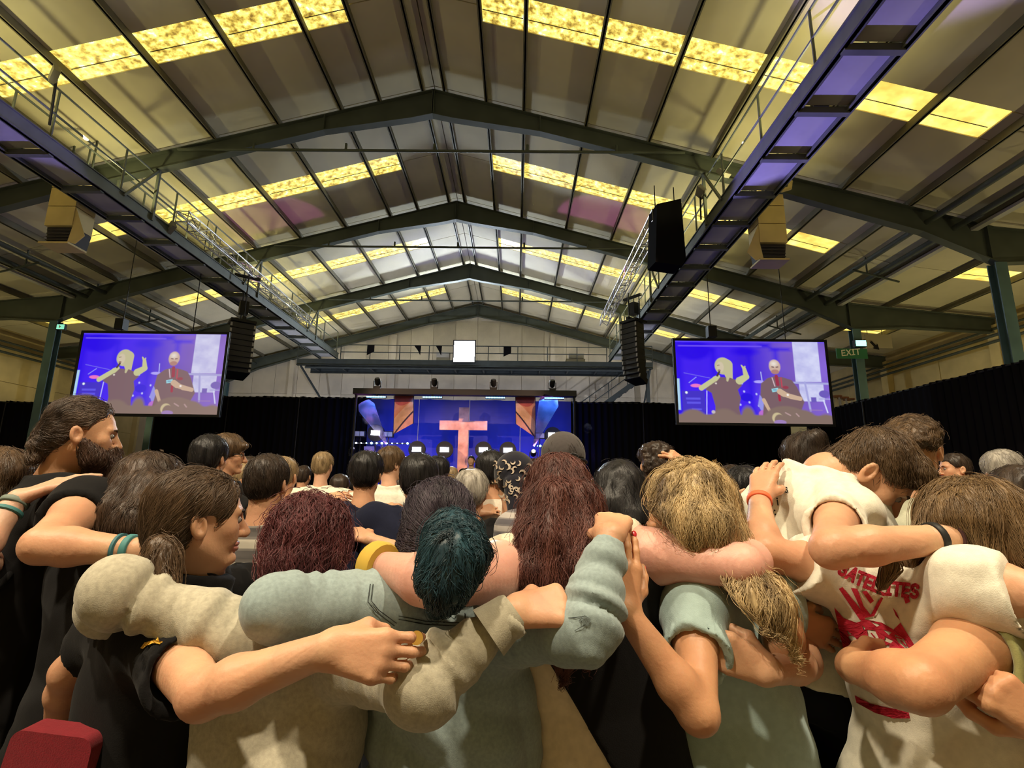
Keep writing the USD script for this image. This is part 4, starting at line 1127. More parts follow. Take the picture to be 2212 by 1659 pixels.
def person(label, C, face, up=(0, 0, 1), hs=1.0, N=None, SL=None, SR=None, PV=None, lat=None, larm=None, rarm=None, lhand=None, rhand=None, g=1.0, ga=None,
           skin_m=None, hair=None, top=None, bottom=None, shoes=None, res=1.0, detail=True, jaw=1.0, feet=None, group=None, headres=None, extra=None, eyes=True, seed=0, hands=True, brow=(.05, .03, .02), zf=0.0):
    """One person: body (one mesh), hair, clothes, shoes. All joints are points of the hall."""
    C = np.asarray(C, float); fr = Frame(C, face, up, hs)
    N = np.asarray(N if N is not None else C - np.array([0, 0, .19]) * hs, float)
    lat = np.asarray(lat if lat is not None else (1, 0, 0), float)
    PV = np.asarray(PV if PV is not None else (N[0], N[1], max(.62, N[2] - .52)), float)
    t, l, f = torso_frame(PV, N, lat)
    ga = g if ga is None else ga
    SR = np.asarray(SR if SR is not None else N + l * .175 * g - t * .065, float); SL = np.asarray(SL if SL is not None else N - l * .175 * g - t * .065, float)
    larm = [np.asarray(k, float) for k in (larm or (SL - l * .06 - t * .28, SL - l * .05 - t * .50 + f * .1))]
    rarm = [np.asarray(k, float) for k in (rarm or (SR + l * .06 - t * .28, SR + l * .05 - t * .50 + f * .1))]
    if feet is None: feet = np.array([PV[0], PV[1]])
    root = thing('person', label, 'person', group, loc=(feet[0], feet[1], zf))
    o = np.array([feet[0], feet[1], zf])
    put = lambda name, V, Q, mat, parent=root, **k: mesh(name, V - o, Q, mat, parent, **k)
    hd = head_sdf(fr, detail, jaw)
    nk0 = fr.at(0, -.022, -.045)
    neck = lambda P: smin(rc(P, nk0, N + t * .01, .052 * hs, .058 * g), rc(P, N + t * .01, N - t * .05, .055 * g, .064 * g), .03)
    skull = lambda P: smin(hd(P), neck(P), .03)
    body = MB()
    # head and neck
    pts = np.array([C - .165 * hs, C + .165 * hs, N - .06, N + .06])
    V, Q = surface(skull, pts.min(0), pts.max(0), headres or (.0045 * res if detail else .009 * res)); body.add(V, Q)
    # trunk and legs, under the clothes
    tr = torso_sdf(PV, N, lat, g, HS, AW, BW, grow=-.022, hem=-.2, SL=SL, SR=SR, sh=.05)
    hipL, hipR = PV - l * .085 * g - t * .06, PV + l * .085 * g - t * .06
    ft = f * (1, 1, 0); ft = nrm(ft) if np.linalg.norm(ft) > .2 else np.array([0, 1.0, 0]); lt = np.array([ft[1], -ft[0], 0])
    ankL, ankR = o - lt * .11 + (0, 0, .09), o + lt * .11 + (0, 0, .09)
    kneeL, kneeR = (hipL + ankL) / 2 + ft * .03, (hipR + ankR) / 2 + ft * .03
    legs = lambda P: np.minimum(chain(P, [hipL, kneeL, ankL], [.075 * g, .048 * g, .036]), chain(P, [hipR, kneeR, ankR], [.075 * g, .048 * g, .036]))
    trunk = lambda P: smin(tr(P), legs(P), .05)
    pts = np.array([hipL, hipR, SL, SR, N, ankL, ankR, kneeL, kneeR])
    V, Q = surface(trunk, pts.min(0) - .2, pts.max(0) + .12, .022); body.add(V, Q)
    # arms and hands
    hand_tips = {}
    for sd, S, A, hk in (('l', SL, larm, lhand), ('r', SR, rarm, rhand)):
        ap, ar = arm_pts(S, A[0], A[1], ga)
        fa = lambda P, ap=ap, ar=ar: smin(chain(P, ap, ar, .018), rc(P, S, S + (ap[2] - S) * .2, .056 * ga, .05 * ga), .03)
        pts = np.array(ap); V, Q = surface(fa, pts.min(0) - .08 * ga, pts.max(0) + .08 * ga, .0075 * res if detail else .014 * res); body.add(V, Q)
        if hands:
            hk = dict(hk or {}); d = hk.pop('d', nrm(A[1] - A[0])); n = hk.pop('n', -l if sd == 'r' else l); hsz = hk.pop('s', .95 if g < 1.05 else 1.0)
            fh, lo, hi, tips, bk, back = hand_sdf(A[1], A[0], d, n, sd == 'r', hsz, ar[-1] * .99, **hk)
            V, Q = surface(fh, lo, hi, .0034 if detail else .009); body.add(V, Q); hand_tips[sd] = tips
    sk = skin_m or skin('skin_fair', (.60, .36, .25))
    body.v = [v - o for v in body.v]
    body.build('body', sk, root, smooth=True)
    if eyes and detail:
        for sx in (-1, 1):
            e = trimesh.creation.icosphere(2, .0108 * hs); eb = MB().add(e.vertices + fr.at(sx * .031, .079, .005) - o, e.faces); eb.build('eye', plain('eye_white', (.26, .22, .19), .3), root, smooth=True)
            e = trimesh.creation.icosphere(1, .0066 * hs); ib = MB().add(e.vertices + fr.at(sx * .031, .0850, .005) - o, e.faces); ib.build('iris', plain('iris_dark', (.03, .02, .015), .2), root, smooth=True)
            b = MB(); b.tube([fr.at(sx * x, y, z) - o for x, y, z in ((.014, .0945, .024), (.028, .0925, .0295), (.045, .080, .025))], [.0022, .0034, .0016], 6); b.build('eyebrow', plain('eyebrow_%d' % int(brow[0] * 100), brow, .8), root, smooth=True)
    info = dict(root=root, o=o, fr=fr, N=N, SL=SL, SR=SR, PV=PV, t=t, l=l, f=f, larm=larm, rarm=rarm, put=put, tips=hand_tips, meshes={}, skull=skull)
    # --- clothes
    if top:
        T = dict(top); nm = T.get('name', 't_shirt'); mat = T['mat']; grow = T.get('grow', .012); sleeve = T.get('sleeve', 'short'); sg = T.get('sgrow', grow + .002)
        fold = T.get('fold', .010); hem = T.get('hem', -.16); flare = T.get('flare', .02)
        ts = torso_sdf(PV, N, lat, g, HS, np.array(AW) + np.array([flare * 1.4, flare * 1.2, flare, flare * .6, flare * .5, flare * .2, 0, 0, 0]) / g, np.array(BW) + np.array([flare, flare, flare, flare * .7, flare * .6, flare * .3, 0, 0, 0]) / g, grow=grow, hem=hem, SL=SL, SR=SR, sh=.058, cap=1.06)
        arms = []
        for S, A in ((SL, larm), (SR, rarm)):
            ap, ar = arm_pts(S, A[0], A[1], ga)
            arms.append((S, A[0], A[1], ap, ar))
        cut = T.get('cut', .60); rn = T.get('neck', .066); nfr = T.get('neckdrop', .0)
        def sleeve_d(P, i):
            S, E, W, ap, ar = arms[i]; ap = [np.asarray(k) for k in ap]
            S, E, W = (np.asarray(k, F32) for k in (S, E, W))
            u = E - S; lu = float(np.linalg.norm(u)); u = u / lu; v = W - E; lv = float(np.linalg.norm(v)); v = v / lv
            if sleeve == 'short' or (sleeve in ('mixed',) and i == 1):
                k = T.get('cuts', (cut, cut))[i]
                op = T.get('open', .012); dn = np.array([0, 0, -.35 * op - .004], F32)
                e = rc(P, S, S + u * lu * min(1, k + .15) + dn, .055 * ga + sg, .048 * ga + sg + op)
                s1 = (P - S) @ u; w = P - S - s1[:, None] * u
                q = np.stack([s1 * 9, w @ np.array([.5, .4, .7], F32) * 16, w @ np.array([.7, -.5, .1], F32) * 16], 1)
                e = e - (fold * 1.1 * (np.abs(2 * meshkit.noise(q, seed + 15 + i) - 1) - .45)).astype(F32)
                e = np.maximum(e, s1 - lu * k + .02 * (w[:, 2] / .06))
                e = smax(e, -rc(P, S + u * lu * (k - .16), S + u * lu * (k + .3) + dn, .046 * ga + sg * .3, .046 * ga + sg + op - .006), .004)
            else:
                e = chain(P, [S, S + u * lu * .4, E, E + v * lv * .35, E + v * lv * .97], [.058 * ga + sg, .052 * ga + sg, .045 * ga + sg * 1.15, .044 * ga + sg * 1.1, .032 * ga + sg * T.get('cuffgrow', .8)], .03)
                e = np.maximum(e, ((P - W) @ v) + lv * (.03))
                s1, s2 = (P - S) @ u, (P - E) @ v
                t1, t2 = np.clip(s1, 0, lu), np.clip(s2, 0, lv); dd = np.linalg.norm(P - S - t1[:, None] * u, axis=1) - np.linalg.norm(P - E - t2[:, None] * v, axis=1)
                wq = 1 / (1 + np.exp(-np.clip(dd / .018, -20, 20))); ring = t1 * (1 - wq) + (lu + t2) * wq
                q = np.stack([ring * T.get('ringf', 26), (P @ np.array([.3, .5, .8], F32)) * 9, (P @ np.array([.8, -.5, .1], F32)) * 9], 1)
                rg = np.abs(2 * meshkit.noise(q, seed + 5 + i) - 1) + .10
                near = np.exp(-((ring - lu) / (.13)) ** 2) + .70 + .7 * np.exp(-((ring - lu - lv) / .09) ** 2)
                e = e - (T.get('sfold', fold) * 1.25 * near * (rg - .55)).astype(F32)
            return e
        def garment(P):
            d = ts(P)
            q = P - PV.astype(F32)
            loc = np.stack([q @ l, q @ f, q @ t], 1)
            fa = T.get('fdir', 0.25)
            w = loc[:, 0] + fa * loc[:, 2]
            fn = meshkit.noise(np.stack([w * 13, loc[:, 1] * 8, loc[:, 2] * 4.0], 1), seed + 1)
            wp = .35 * meshkit.noise(loc * 4.0, seed + 8)
            rg = np.abs(2 * meshkit.noise(np.stack([w * 11 + 3 + wp, loc[:, 1] * 6, loc[:, 2] * 4.6 - loc[:, 0] * 2.5 + wp], 1), seed + 2) - 1)
            rg2 = np.abs(2 * meshkit.noise(np.stack([w * 4 - loc[:, 2] * 7, loc[:, 1] * 6 + wp, loc[:, 2] * 9 + w * 4], 1), seed + 12) - 1)
            d = d - (fold * ((fn - .5) * .7 + (rg - .5) * 1.7 + (rg2 - .5) * 1.0)).astype(F32)
            for i in (0, 1):
                if sleeve != 'none': d = smin(d, sleeve_d(P, i), .045)
            dn_ = nrm(C - N); cutn = rc(P, N + dn_ * .035 + f * nfr, N + dn_ * .24 + f * (.03 + nfr), rn * g, rn * 1.35 * g)
            d = smax(d, -cutn, .006)
            if 'trim' in T: d = T['trim'](P, d, info)
            return d
        if T.get('hood'):
            base_g = garment
            hc = N - f * .075 - t * .05
            def garment(P):
                d = base_g(P); q = P - hc.astype(F32); e = np.sqrt((q @ l / .13) ** 2 + (q @ f / .055) ** 2 + (q @ t / .085) ** 2) - 1
                rg = 1 - np.abs(2 * meshkit.noise(np.stack([q @ l * 9, q @ t * 22, q @ f * 5], 1), seed + 9) - 1)
                d2 = e * .055 - .010 * (rg - .5); r2 = rc(P, N - l * .085 - f * .02, N + l * .085 - f * .02, .03, .03)
                return smin(d, smin(d2.astype(F32), r2, .03), .03)
        pts = [PV, N, SL, SR, PV + t * hem * np.linalg.norm(N - PV)] + ([larm[0], rarm[0], larm[1], rarm[1]] if sleeve in ('long',) else [SL + (larm[0] - SL) * .8, SR + (rarm[0] - SR) * .8] + ([larm[0], larm[1]] if sleeve == 'mixed' else []))
        pts = np.array(pts); mg = np.array([.16, .16, .10]) * g; lo = np.minimum(pts.min(0) - .09, np.minimum(PV, N) - mg * 1.55); hi = np.maximum(pts.max(0) + .09, np.maximum(PV, N) + mg * 1.55); lo[2] = max(lo[2], pts.min(0)[2] - .10)
        V, Q = surface(garment, lo, hi, T.get('res', .0085) * res if detail else .015 * res)
        info['meshes'][nm] = (V, Q); info['top'] = (V, Q)
        info['garment'] = garment
        put(nm, V, Q, mat)
    if bottom is not None:
        r0, r1, r2 = .092 * g, .066 * g, .058
        tb = torso_sdf(PV, N, lat, g, HS, AW, BW, grow=.002, hem=-.2)
        fb = lambda P: smin(np.minimum(chain(P, [hipL, kneeL, ankL + (0, 0, -.02)], [r0, r1, r2]), chain(P, [hipR, kneeR, ankR + (0, 0, -.02)], [r0, r1, r2])), tb(P), .05) + .006 * (meshkit.noise(P * np.array([14, 14, 9]), seed + 3) - .5).astype(F32)
        ln = np.linalg.norm(N - PV)
        fb2 = lambda P: np.maximum(fb(P), ((P - PV.astype(F32)) @ t) - .12 * ln)
        pts = np.array([hipL, hipR, PV + t * .12 * ln, ankL, ankR, kneeL, kneeR])
        V, Q = surface(fb2, pts.min(0) - .19 * g, pts.max(0) + np.array([.19, .19, .06]) * g, .016); V[:, 2] = np.maximum(V[:, 2], zf + .035); put('trousers', V, Q, bottom)
    for sgn, ank in ((-1, ankL), (1, ankR)):
        toe = ank + ft * .15 - (0, 0, .045)
        fs = lambda P: np.maximum(smin(rc(P, ank - ft * .05 - (0, 0, .035), toe, .045, .042), rc(P, ank - (0, 0, .03), ank + (0, 0, .01), .045, .045), .03), -(P[:, 2] - F32(zf)))
        V, Q = surface(fs, np.minimum(ank, toe) - .12, np.maximum(ank, toe) + .1, .012); V[:, 2] = np.maximum(V[:, 2], zf); put('shoe', V, Q, shoes or plain('shoe_dark', (.03, .03, .03), .6))
    if hair: hair(info)
    if extra: extra(info)
    PEOPLE[label] = info
    return info


# --- hair
def strands(info, f, seeds, flow, mat, n=8, step=.014, lift=(.0005, .004), width=.0014, seed=0, name='hair_strands', parent=None, wave=0.0):
    r = np.random.default_rng(seed); p = seeds.astype(float); L_ = []
    off = r.uniform(*lift, len(p)); fly = r.random(len(p)) < .06; off[fly] *= 2.6; e = .002
    ph = r.uniform(0, 6.28, len(p)); jit = r.normal(0, .16, (len(p), 3))
    ln = r.uniform(.55, 1.25, len(p))
    def grad(p):
        pf = p.astype(F32); d = f(pf).astype(float)
        g = np.stack([f(pf + np.array(k, F32) * F32(e)) for k in np.eye(3)], 1).astype(float) - d[:, None]
        return d, g / (np.linalg.norm(g, axis=1, keepdims=True) + 1e-9)
    for i in range(n):
        d, g = grad(p); p = p - g * (d - off)[:, None]; L_.append(p.copy())
        v = flow(p) + jit; v = v - g * (v * g).sum(1, keepdims=True); v /= np.linalg.norm(v, axis=1, keepdims=True) + 1e-9
        if wave:
            sd = np.cross(v, g); v = v + sd * (wave * np.sin(ph + i * 1.1))[:, None]; v /= np.linalg.norm(v, axis=1, keepdims=True)
        p = p + v * (step * ln)[:, None]; off = off * 1.06
    P = np.stack(L_, 1); o = info['o']; root = parent or info['root']
    c = UsdGeom.BasisCurves.Define(stage, num(str(root.GetPath()), name))
    c.CreateTypeAttr('linear'); c.CreateCurveVertexCountsAttr(Vt.IntArray.FromNumpy(np.full(len(P), n, np.int32)))
    c.CreatePointsAttr(Vt.Vec3fArray.FromNumpy((P - o).reshape(-1, 3).astype(np.float32)))
    w = np.tile(np.linspace(1, .35, n), (len(P), 1)) * width
    c.CreateWidthsAttr(Vt.FloatArray.FromNumpy(w.ravel().astype(np.float32))); c.SetWidthsInterpolation('vertex')
    UsdShade.MaterialBindingAPI.Apply(c.GetPrim()).Bind(mat); tag(c, kind='stuff')
    return c


def sample(V, Q, n, seed, keep=None):
    r = np.random.default_rng(seed); F = np.vstack([Q[:, [0, 1, 2]], Q[:, [0, 2, 3]]]); a = V[F[:, 1]] - V[F[:, 0]]; b = V[F[:, 2]] - V[F[:, 0]]
    w = np.linalg.norm(np.cross(a, b), axis=1); k = r.choice(len(F), n, p=w / w.sum()); s, t_ = r.random(n), r.random(n); fl = s + t_ > 1; s[fl], t_[fl] = 1 - s[fl], 1 - t_[fl]
    p = V[F[k, 0]] + a[k] * s[:, None] + b[k] * t_[:, None]
    return p[keep(p)] if keep else p


def hairdo(info, prims, mat, res=.006, cutface=True, hairline=(.8, -.6, .045), nape=None, amp=.005, fr_=(80, 80, 8), n=0, flow=None, seed=0, name='hair', ears=True, smat=None, lip=1.6, pad=.02, wave=0.0, width=.0014, steps=8, step=.014, clump=.0, clf=16, lift=(.0005, .004), trim=None):
    """A mass of hair from head-frame prims: ('e', centre, radii), ('c', points, radii) in the head frame, ('w', points, radii) in the hall."""
    fr = info['fr']; pts = []
    for k, a, b in prims:
        if k == 'e': pts += [fr.at(*(np.array(a) + np.array(b) * s)) for s in (-1, 1)] + [fr.at(*(np.array(a) + np.array(b) * np.array(s))) for s in ((1, -1, 1), (-1, 1, 1), (1, 1, -1), (-1, -1, 1), (-1, 1, -1), (1, -1, -1))]
        elif k == 'c': pts += [fr.at(*p) + s * np.max(b) for p in a for s in (-1, 1)]
        else: pts += [np.asarray(p) + s * np.max(b) for p in a for s in (-1, 1)]
    pts = np.array(pts)
    def f(P):
        q = fr.loc(P); d = None; cap = None
        for k, a, b in prims:
            e = ell(q, a, b) * F32(fr.s) if k == 'e' else chain(q, [np.array(p) for p in a], b, .02) * F32(fr.s) if k == 'c' else chain(P, a, b, .02)
            d = e if d is None else smin(d, e, .022)
        if cutface:
            pl = (hairline[0] * q[:, 1] + hairline[1] * (q[:, 2] - .05) - hairline[2]) + .004 * np.sin(q[:, 0] * 90)
            d = smax(d, pl.astype(F32) * F32(fr.s), .012)
            if ears:
                qa = np.abs(q[:, 0]); ear = np.sqrt(((q[:, 1] - .004) / .030) ** 2 + ((q[:, 2] + .014) / .034) ** 2) - 1
                d = smax(d, -np.maximum(ear * .03, .058 - qa).astype(F32) * F32(fr.s), .008)
        if nape is not None: d = np.maximum(d, (nape - q[:, 2]) * F32(fr.s))
        m = meshkit.noise(P * np.array(fr_), seed)
        d = d - F32(amp) * (m - .5).astype(F32) * 2
        if clump: d = d - F32(clump) * ((1 - np.abs(2 * meshkit.noise(P * np.array([clf, clf, 4]), seed + 3) - 1)) - .5).astype(F32)
        if trim is not None: d = trim(P, q, d)
        return d
    V, Q = surface(f, pts.min(0) - pad, pts.max(0) + pad, res, lip=lip)
    h = info['put'](name, V, Q, mat)
    if n:
        fl = flow or (lambda p: np.tile([0, 0, -1.0], (len(p), 1)))
        strands(info, f, sample(V, Q, n, seed), fl, smat or mat, n=steps, step=step, seed=seed, parent=h.GetPrim() if hasattr(h, 'GetPrim') else h, wave=wave, width=width, lift=lift)
    info['hairsdf'] = f; info['meshes'][name] = (V, Q)
    return h
SHORT = [('e', (0, -.012, .040), (.083, .101, .088)), ('e', (0, -.045, -.005), (.070, .062, .070))]


def to_px(P):
    d = np.asarray(P, float) - CAM; w = d @ FWD
    return np.stack([1106 + FPX * (d @ RGT) / w, 829.5 - FPX * (d @ UPV) / w], 1), w


def print_on(info, which, polys, mat, name, lift=.003, edge=14, label=None, parent=None):
    """Flat print on cloth: polygons given where the photograph shows them are laid on the garment's own surface."""
    V, Q = info['meshes'][which]
    F = np.vstack([Q[:, [0, 1, 2]], Q[:, [0, 2, 3]]]); nn = np.zeros_like(V); fc = np.cross(V[F[:, 1]] - V[F[:, 0]], V[F[:, 2]] - V[F[:, 0]])
    for k in range(3): np.add.at(nn, F[:, k], fc)
    nn /= np.linalg.norm(nn, axis=1, keepdims=True) + 1e-12
    px, w = to_px(V); facing = ((V - CAM) * nn).sum(1) < 0
    from scipy.spatial import cKDTree
    A = px[facing]; D_ = w[facing]; tree = cKDTree(A)
    b = MB()
    for pl in polys:
        g = pl if hasattr(pl, 'geom_type') else Polygon(pl)
        if not g.is_valid: g = g.buffer(0)
        for gg in getattr(g, 'geoms', [g]):
            if gg.is_empty or gg.area < .5: continue
            m = trimesh.creation.triangulate_polygon(gg.segmentize(edge), engine='earcut')
            v2, f2 = trimesh.remesh.subdivide_to_size(np.column_stack([m[0], np.zeros(len(m[0]))]), m[1], edge)[:2]
            dist, ix = tree.query(v2[:, :2], k=6); wd = D_[ix]
            near = wd.min(1, keepdims=True); ww = (1 / (dist + 1.0) ** 2) * (wd < near + .03); dep = (wd * ww).sum(1) / ww.sum(1)
            dep = np.minimum(dep, near[:, 0] + .006) - lift
            r = FWD + RGT * ((v2[:, :1] - 1106) / FPX) - UPV * ((v2[:, 1:2] - 829.5) / FPX)
            P = CAM + r * dep[:, None]
            th = FWD * .0008
            n = len(P); f2 = f2[:, ::-1] if np.cross(P[f2[0, 1]] - P[f2[0, 0]], P[f2[0, 2]] - P[f2[0, 0]]) @ FWD > 0 else f2
            b.add(P - info['o'], f2)
    return b.build(name, mat, parent or info['root'], label=label)


def band(info, W, E, r, width, mat, name='wristband', off=.0, n=20, label=None):
    """A bracelet round a wrist."""
    W, E = np.asarray(W, float), np.asarray(E, float); ax = nrm(W - E); c = W - ax * off; b = MB()
    b.tube([c - ax * width / 2, c - ax * width * .3, c + ax * width * .3, c + ax * width / 2], [r * .96, r + .002, r + .002, r * .96], n)
    b.v = [v - info['o'] for v in b.v]
    return b.build(name, mat, info['root'], smooth=50, label=label)

# ------------------------------------------------------------------ the front row, arms round one another
SK_FAIR = skin('skin_fair', (.62, .37, .25)); SK_PINK = skin('skin_pink', (.66, .36, .28)); SK_TAN = skin('skin_tan', (.52, .27, .14)); SK_WARM = skin('skin_warm', (.58, .32, .19)); SK_BROWN = skin('skin_brown', (.20, .11, .07))
BLACK_TEE = cloth('black_cotton', (.0060, .0056, .0062), sheen=.03); WHITE_TEE = cloth('white_cotton', (.70, .67, .56)); HOODIE = cloth('oatmeal_fleece', (.40, .37, .285), vary=.14, scale=120, bump=.12, bscale=500)
DENIM = cloth('pale_denim', (.25, .315, .32), vary=.12, scale=140, bump=.10, bscale=600); TEAL_TEE = cloth('pale_teal_cotton', (.33, .44, .43)); OLIVE_TEE = cloth('olive_cotton', (.26, .255, .10)); CREAM = cloth('cream_cotton', (.66, .56, .42))
JEANS = cloth('dark_jeans', (.012, .013, .018), sheen=.05); KHAKI = cloth('khaki_cotton', (.12, .115, .08)); NAVY = cloth('navy_cotton', (.007, .009, .024), sheen=.05)
HM_BROWN = hairmat('hair_brown', (.035, .020, .012), (.115, .070, .040)); HM_DARK = hairmat('hair_dark', (.014, .009, .007), (.05, .033, .024)); HM_PLUM = hairmat('hair_plum', (.045, .010, .014), (.16, .045, .05)); HM_AUBURN = hairmat('hair_auburn', (.045, .013, .012), (.15, .056, .045))
HM_BLOND = hairmat('hair_blond', (.075, .040, .016), (.62, .46, .24), stretch=(42, 42, 4)); HM_TEAL = hairmat('hair_teal', (.006, .016, .024), (.025, .07, .095)); HM_LIGHT = hairmat('hair_light_brown', (.085, .050, .022), (.20, .125, .06)); HM_MID = hairmat('hair_mid_brown', (.045, .026, .014), (.13, .08, .042)); HM_GREY = hairmat('hair_grey', (.16, .14, .12), (.45, .42, .37)); HM_BLACK = hairmat('hair_black', (.004, .004, .005), (.018, .016, .018)); HM_SAND = hairmat('hair_sand', (.15, .10, .05), (.36, .26, .14))
DOWN = lambda p: np.tile([0, 0, -1.0], (len(p), 1))


def toward(pt, down=.0):
    pt = np.asarray(pt, float)
    def fl(p):
        v = pt - p; return v / (np.linalg.norm(v, axis=1, keepdims=True) + .02) + np.array([0, 0, -down])
    return fl


# --- grey hoodie, plum hair
def hair_p4(i):
    hairdo(i, [('e', (0, -.014, .026), (.087, .104, .096)), ('e', (0, -.042, -.035), (.078, .070, .076)), ('c', [(-.062, .02, -.02), (-.066, .01, -.07)], [.024, .018]), ('c', [(.060, .015, .0), (.062, .0, -.04)], [.022, .014])], HM_PLUM, res=.0055, hairline=(.8, -.6, .06), amp=.006, fr_=(70, 70, 22), n=4200, flow=toward(i['fr'].at(.0, -.05, -.20)), seed=41, ears=True, clump=.012, clf=26, wave=.7, step=.012, lift=(.001, .010))
p4 = person('person in an oatmeal grey hoodie with short plum-red hair, arms round both neighbours', at(668, 1186, Y=1.17), (.05, 1, -.32), hs=.88, N=at(655, 1312, Y=1.17), SL=at(560, 1392, Y=1.06), SR=at(765, 1420, Y=1.08), PV=at(655, 1300, Y=1.17) + (-.02, -.05, -.52), lat=(1, -.02, -.08), g=1.10, ga=1.0,
            larm=(at(255, 1278, Y=.985), at(222, 1345, Y=1.22)), rarm=(at(905, 1492, Y=.94), at(1108, 1322, Y=.98)), rhand=dict(d=(1, .22, .10), n=(.1, .75, -.65), curl=(.75, .8, .85, .9), thumb=.8), lhand=dict(d=(0, .6, -.7)), skin_m=SK_WARM, hair=hair_p4,
            top=dict(name='hoodie', mat=HOODIE, grow=.022, sgrow=.007, sleeve='long', sfold=.013, fold=.027, hem=-.25, flare=.035, neck=.055, ringf=27, cuffgrow=.55, fdir=.5, res=.0065), bottom=KHAKI, seed=4)
# the ribbed cuff and its turned-back roll
b = MB(); w, e = p4['rarm'][1], p4['rarm'][0]; ax = nrm(w - e)
b.tube([w - ax * .055 - p4['o'], w - ax * .03 - p4['o'], w - ax * .005 - p4['o'], w + ax * .004 - p4['o']], [.046, .041, .037, .033], 24); b.build('cuff', cloth('fleece_rib', (.36, .33, .25)), p4['root'], smooth=60)
# an ear ring of the glasses wire over the right ear
b = MB(); b.tube([p4['fr'].at(.083, x, z) - p4['o'] for x, z in ((.05, .015), (.02, .014), (-.01, .008), (-.02, -.008))], .0018, 6); b.build('glasses_arm', M_ALU, p4['root'], smooth=60)

# --- denim jacket, teal ponytail
def hair_p5(i):
    tie = at(976, 1142, Y=1.05)
    hairdo(i, [('e', (0, -.012, .034), (.083, .102, .092)), ('e', (0, -.050, -.03), (.078, .064, .083)), ('c', [(-.050, -.05, -.05), (-.052, -.05, -.13)], [.036, .028]), ('c', [(.050, -.05, -.05), (.054, -.05, -.12)], [.036, .028])], HM_DARK if False else hairmat('hair_plum_black', (.014, .010, .016), (.062, .045, .065)), amp=.003, fr_=(85, 85, 8), n=3600, flow=toward(tie, .3), seed=51, ears=False, hairline=(.8, -.6, .06), clump=.005, clf=30)
    h = hairdo(i, [('w', [at(974, 1132, Y=1.09), at(977, 1165, Y=.99), at(976, 1210, Y=.935), at(963, 1258, Y=.92), at(956, 1292, Y=.93)], [.028, .046, .052, .040, .020]), ('w', [at(985, 1160, Y=1.0), at(1018, 1195, Y=.95), at(1010, 1240, Y=.93)], [.028, .026, .010]), ('w', [at(955, 1280, Y=.95), at(940, 1318, Y=1.02)], [.02, .010])], HM_TEAL, cutface=False, amp=.004, fr_=(95, 95, 9), n=2600, flow=toward(at(958, 1330, Y=1.02)), seed=52, name='ponytail', clump=.008, clf=30)
    # a bow claw clip
    b = MB(); c = at(975, 1132, Y=1.0)
    for s, sc in ((-1, 1.0), (1, .75)):
        x = at(975 + s * 24, 1130, Y=1.0) - i['o']
        for dz, dx in ((.012, .004), (-.004, -.010 * 0), (-.018, .012)):
            e = trimesh.creation.icosphere(2, 1.0); v = e.vertices * (.011 * sc, .008, .013 * sc) + x + (-s * dx, 0, dz); b.add(v, e.faces)
    b.build('bow_clip', plain('clip_cream', (.62, .40, .30), .4), i['root'], smooth=True)
p5 = person('person in a pale denim jacket with a teal ponytail and cream bow clip', at(948, 1150, Y=1.22), (-.02, 1, -.22), hs=.94, N=at(966, 1275, Y=1.25), SL=at(838, 1308, Y=1.10), SR=at(1085, 1350, Y=1.16), PV=at(966, 1275, Y=1.25) + (.04, -.02, -.53), g=1.08, ga=.98,
            larm=(at(600, 1305, Y=.97), at(582, 1345, Y=1.20)), rarm=(at(1262, 1372, Y=1.00), at(1318, 1158, Y=1.08)), rhand=dict(d=(.25, .85, .30), n=(.1, .45, -.9), curl=(.6, .6, .65, .7), thumb=1.0), skin_m=SK_WARM, hair=hair_p5,
            top=dict(name='denim_jacket', mat=DENIM, grow=.020, sgrow=.010, sleeve='long', sfold=.010, fold=.018, hem=-.42, flare=.06, neck=.06, ringf=30, cuffgrow=.55, fdir=.3, res=.0068), bottom=JEANS, seed=5)

# --- auburn hair, cream blouse, black pinafore
def hair_p6(i):
    hm = HM_AUBURN
    Lk = lambda pts, rs: ('w', [at(*p[:2], Y=p[2]) for p in pts], rs)
    hairdo(i, [('e', (0, -.012, .036), (.083, .104, .096)), ('e', (0, -.055, -.04), (.080, .066, .10)),
               Lk([(1160, 1100, 1.25), (1152, 1170, 1.19), (1140, 1235, 1.16), (1128, 1285, 1.16)], [.036, .040, .034, .012]), Lk([(1200, 1090, 1.22), (1185, 1170, 1.17), (1165, 1250, 1.14), (1172, 1300, 1.15)], [.05, .042, .032, .014]),
               Lk([(1248, 1090, 1.24), (1250, 1170, 1.18), (1248, 1240, 1.14), (1232, 1310, 1.14), (1238, 1420, 1.13), (1226, 1560, 1.13)], [.046, .042, .034, .030, .045, .024]), Lk([(1262, 1085, 1.27), (1272, 1160, 1.23), (1270, 1230, 1.20)], [.034, .032, .014])],
           hm, cutface=True, hairline=(.8, -.6, .07), ears=False, amp=.005, fr_=(60, 60, 9), n=6500, flow=DOWN, seed=61, clump=.012, clf=22, wave=.35, steps=9, step=.015, lift=(.0005, .006))
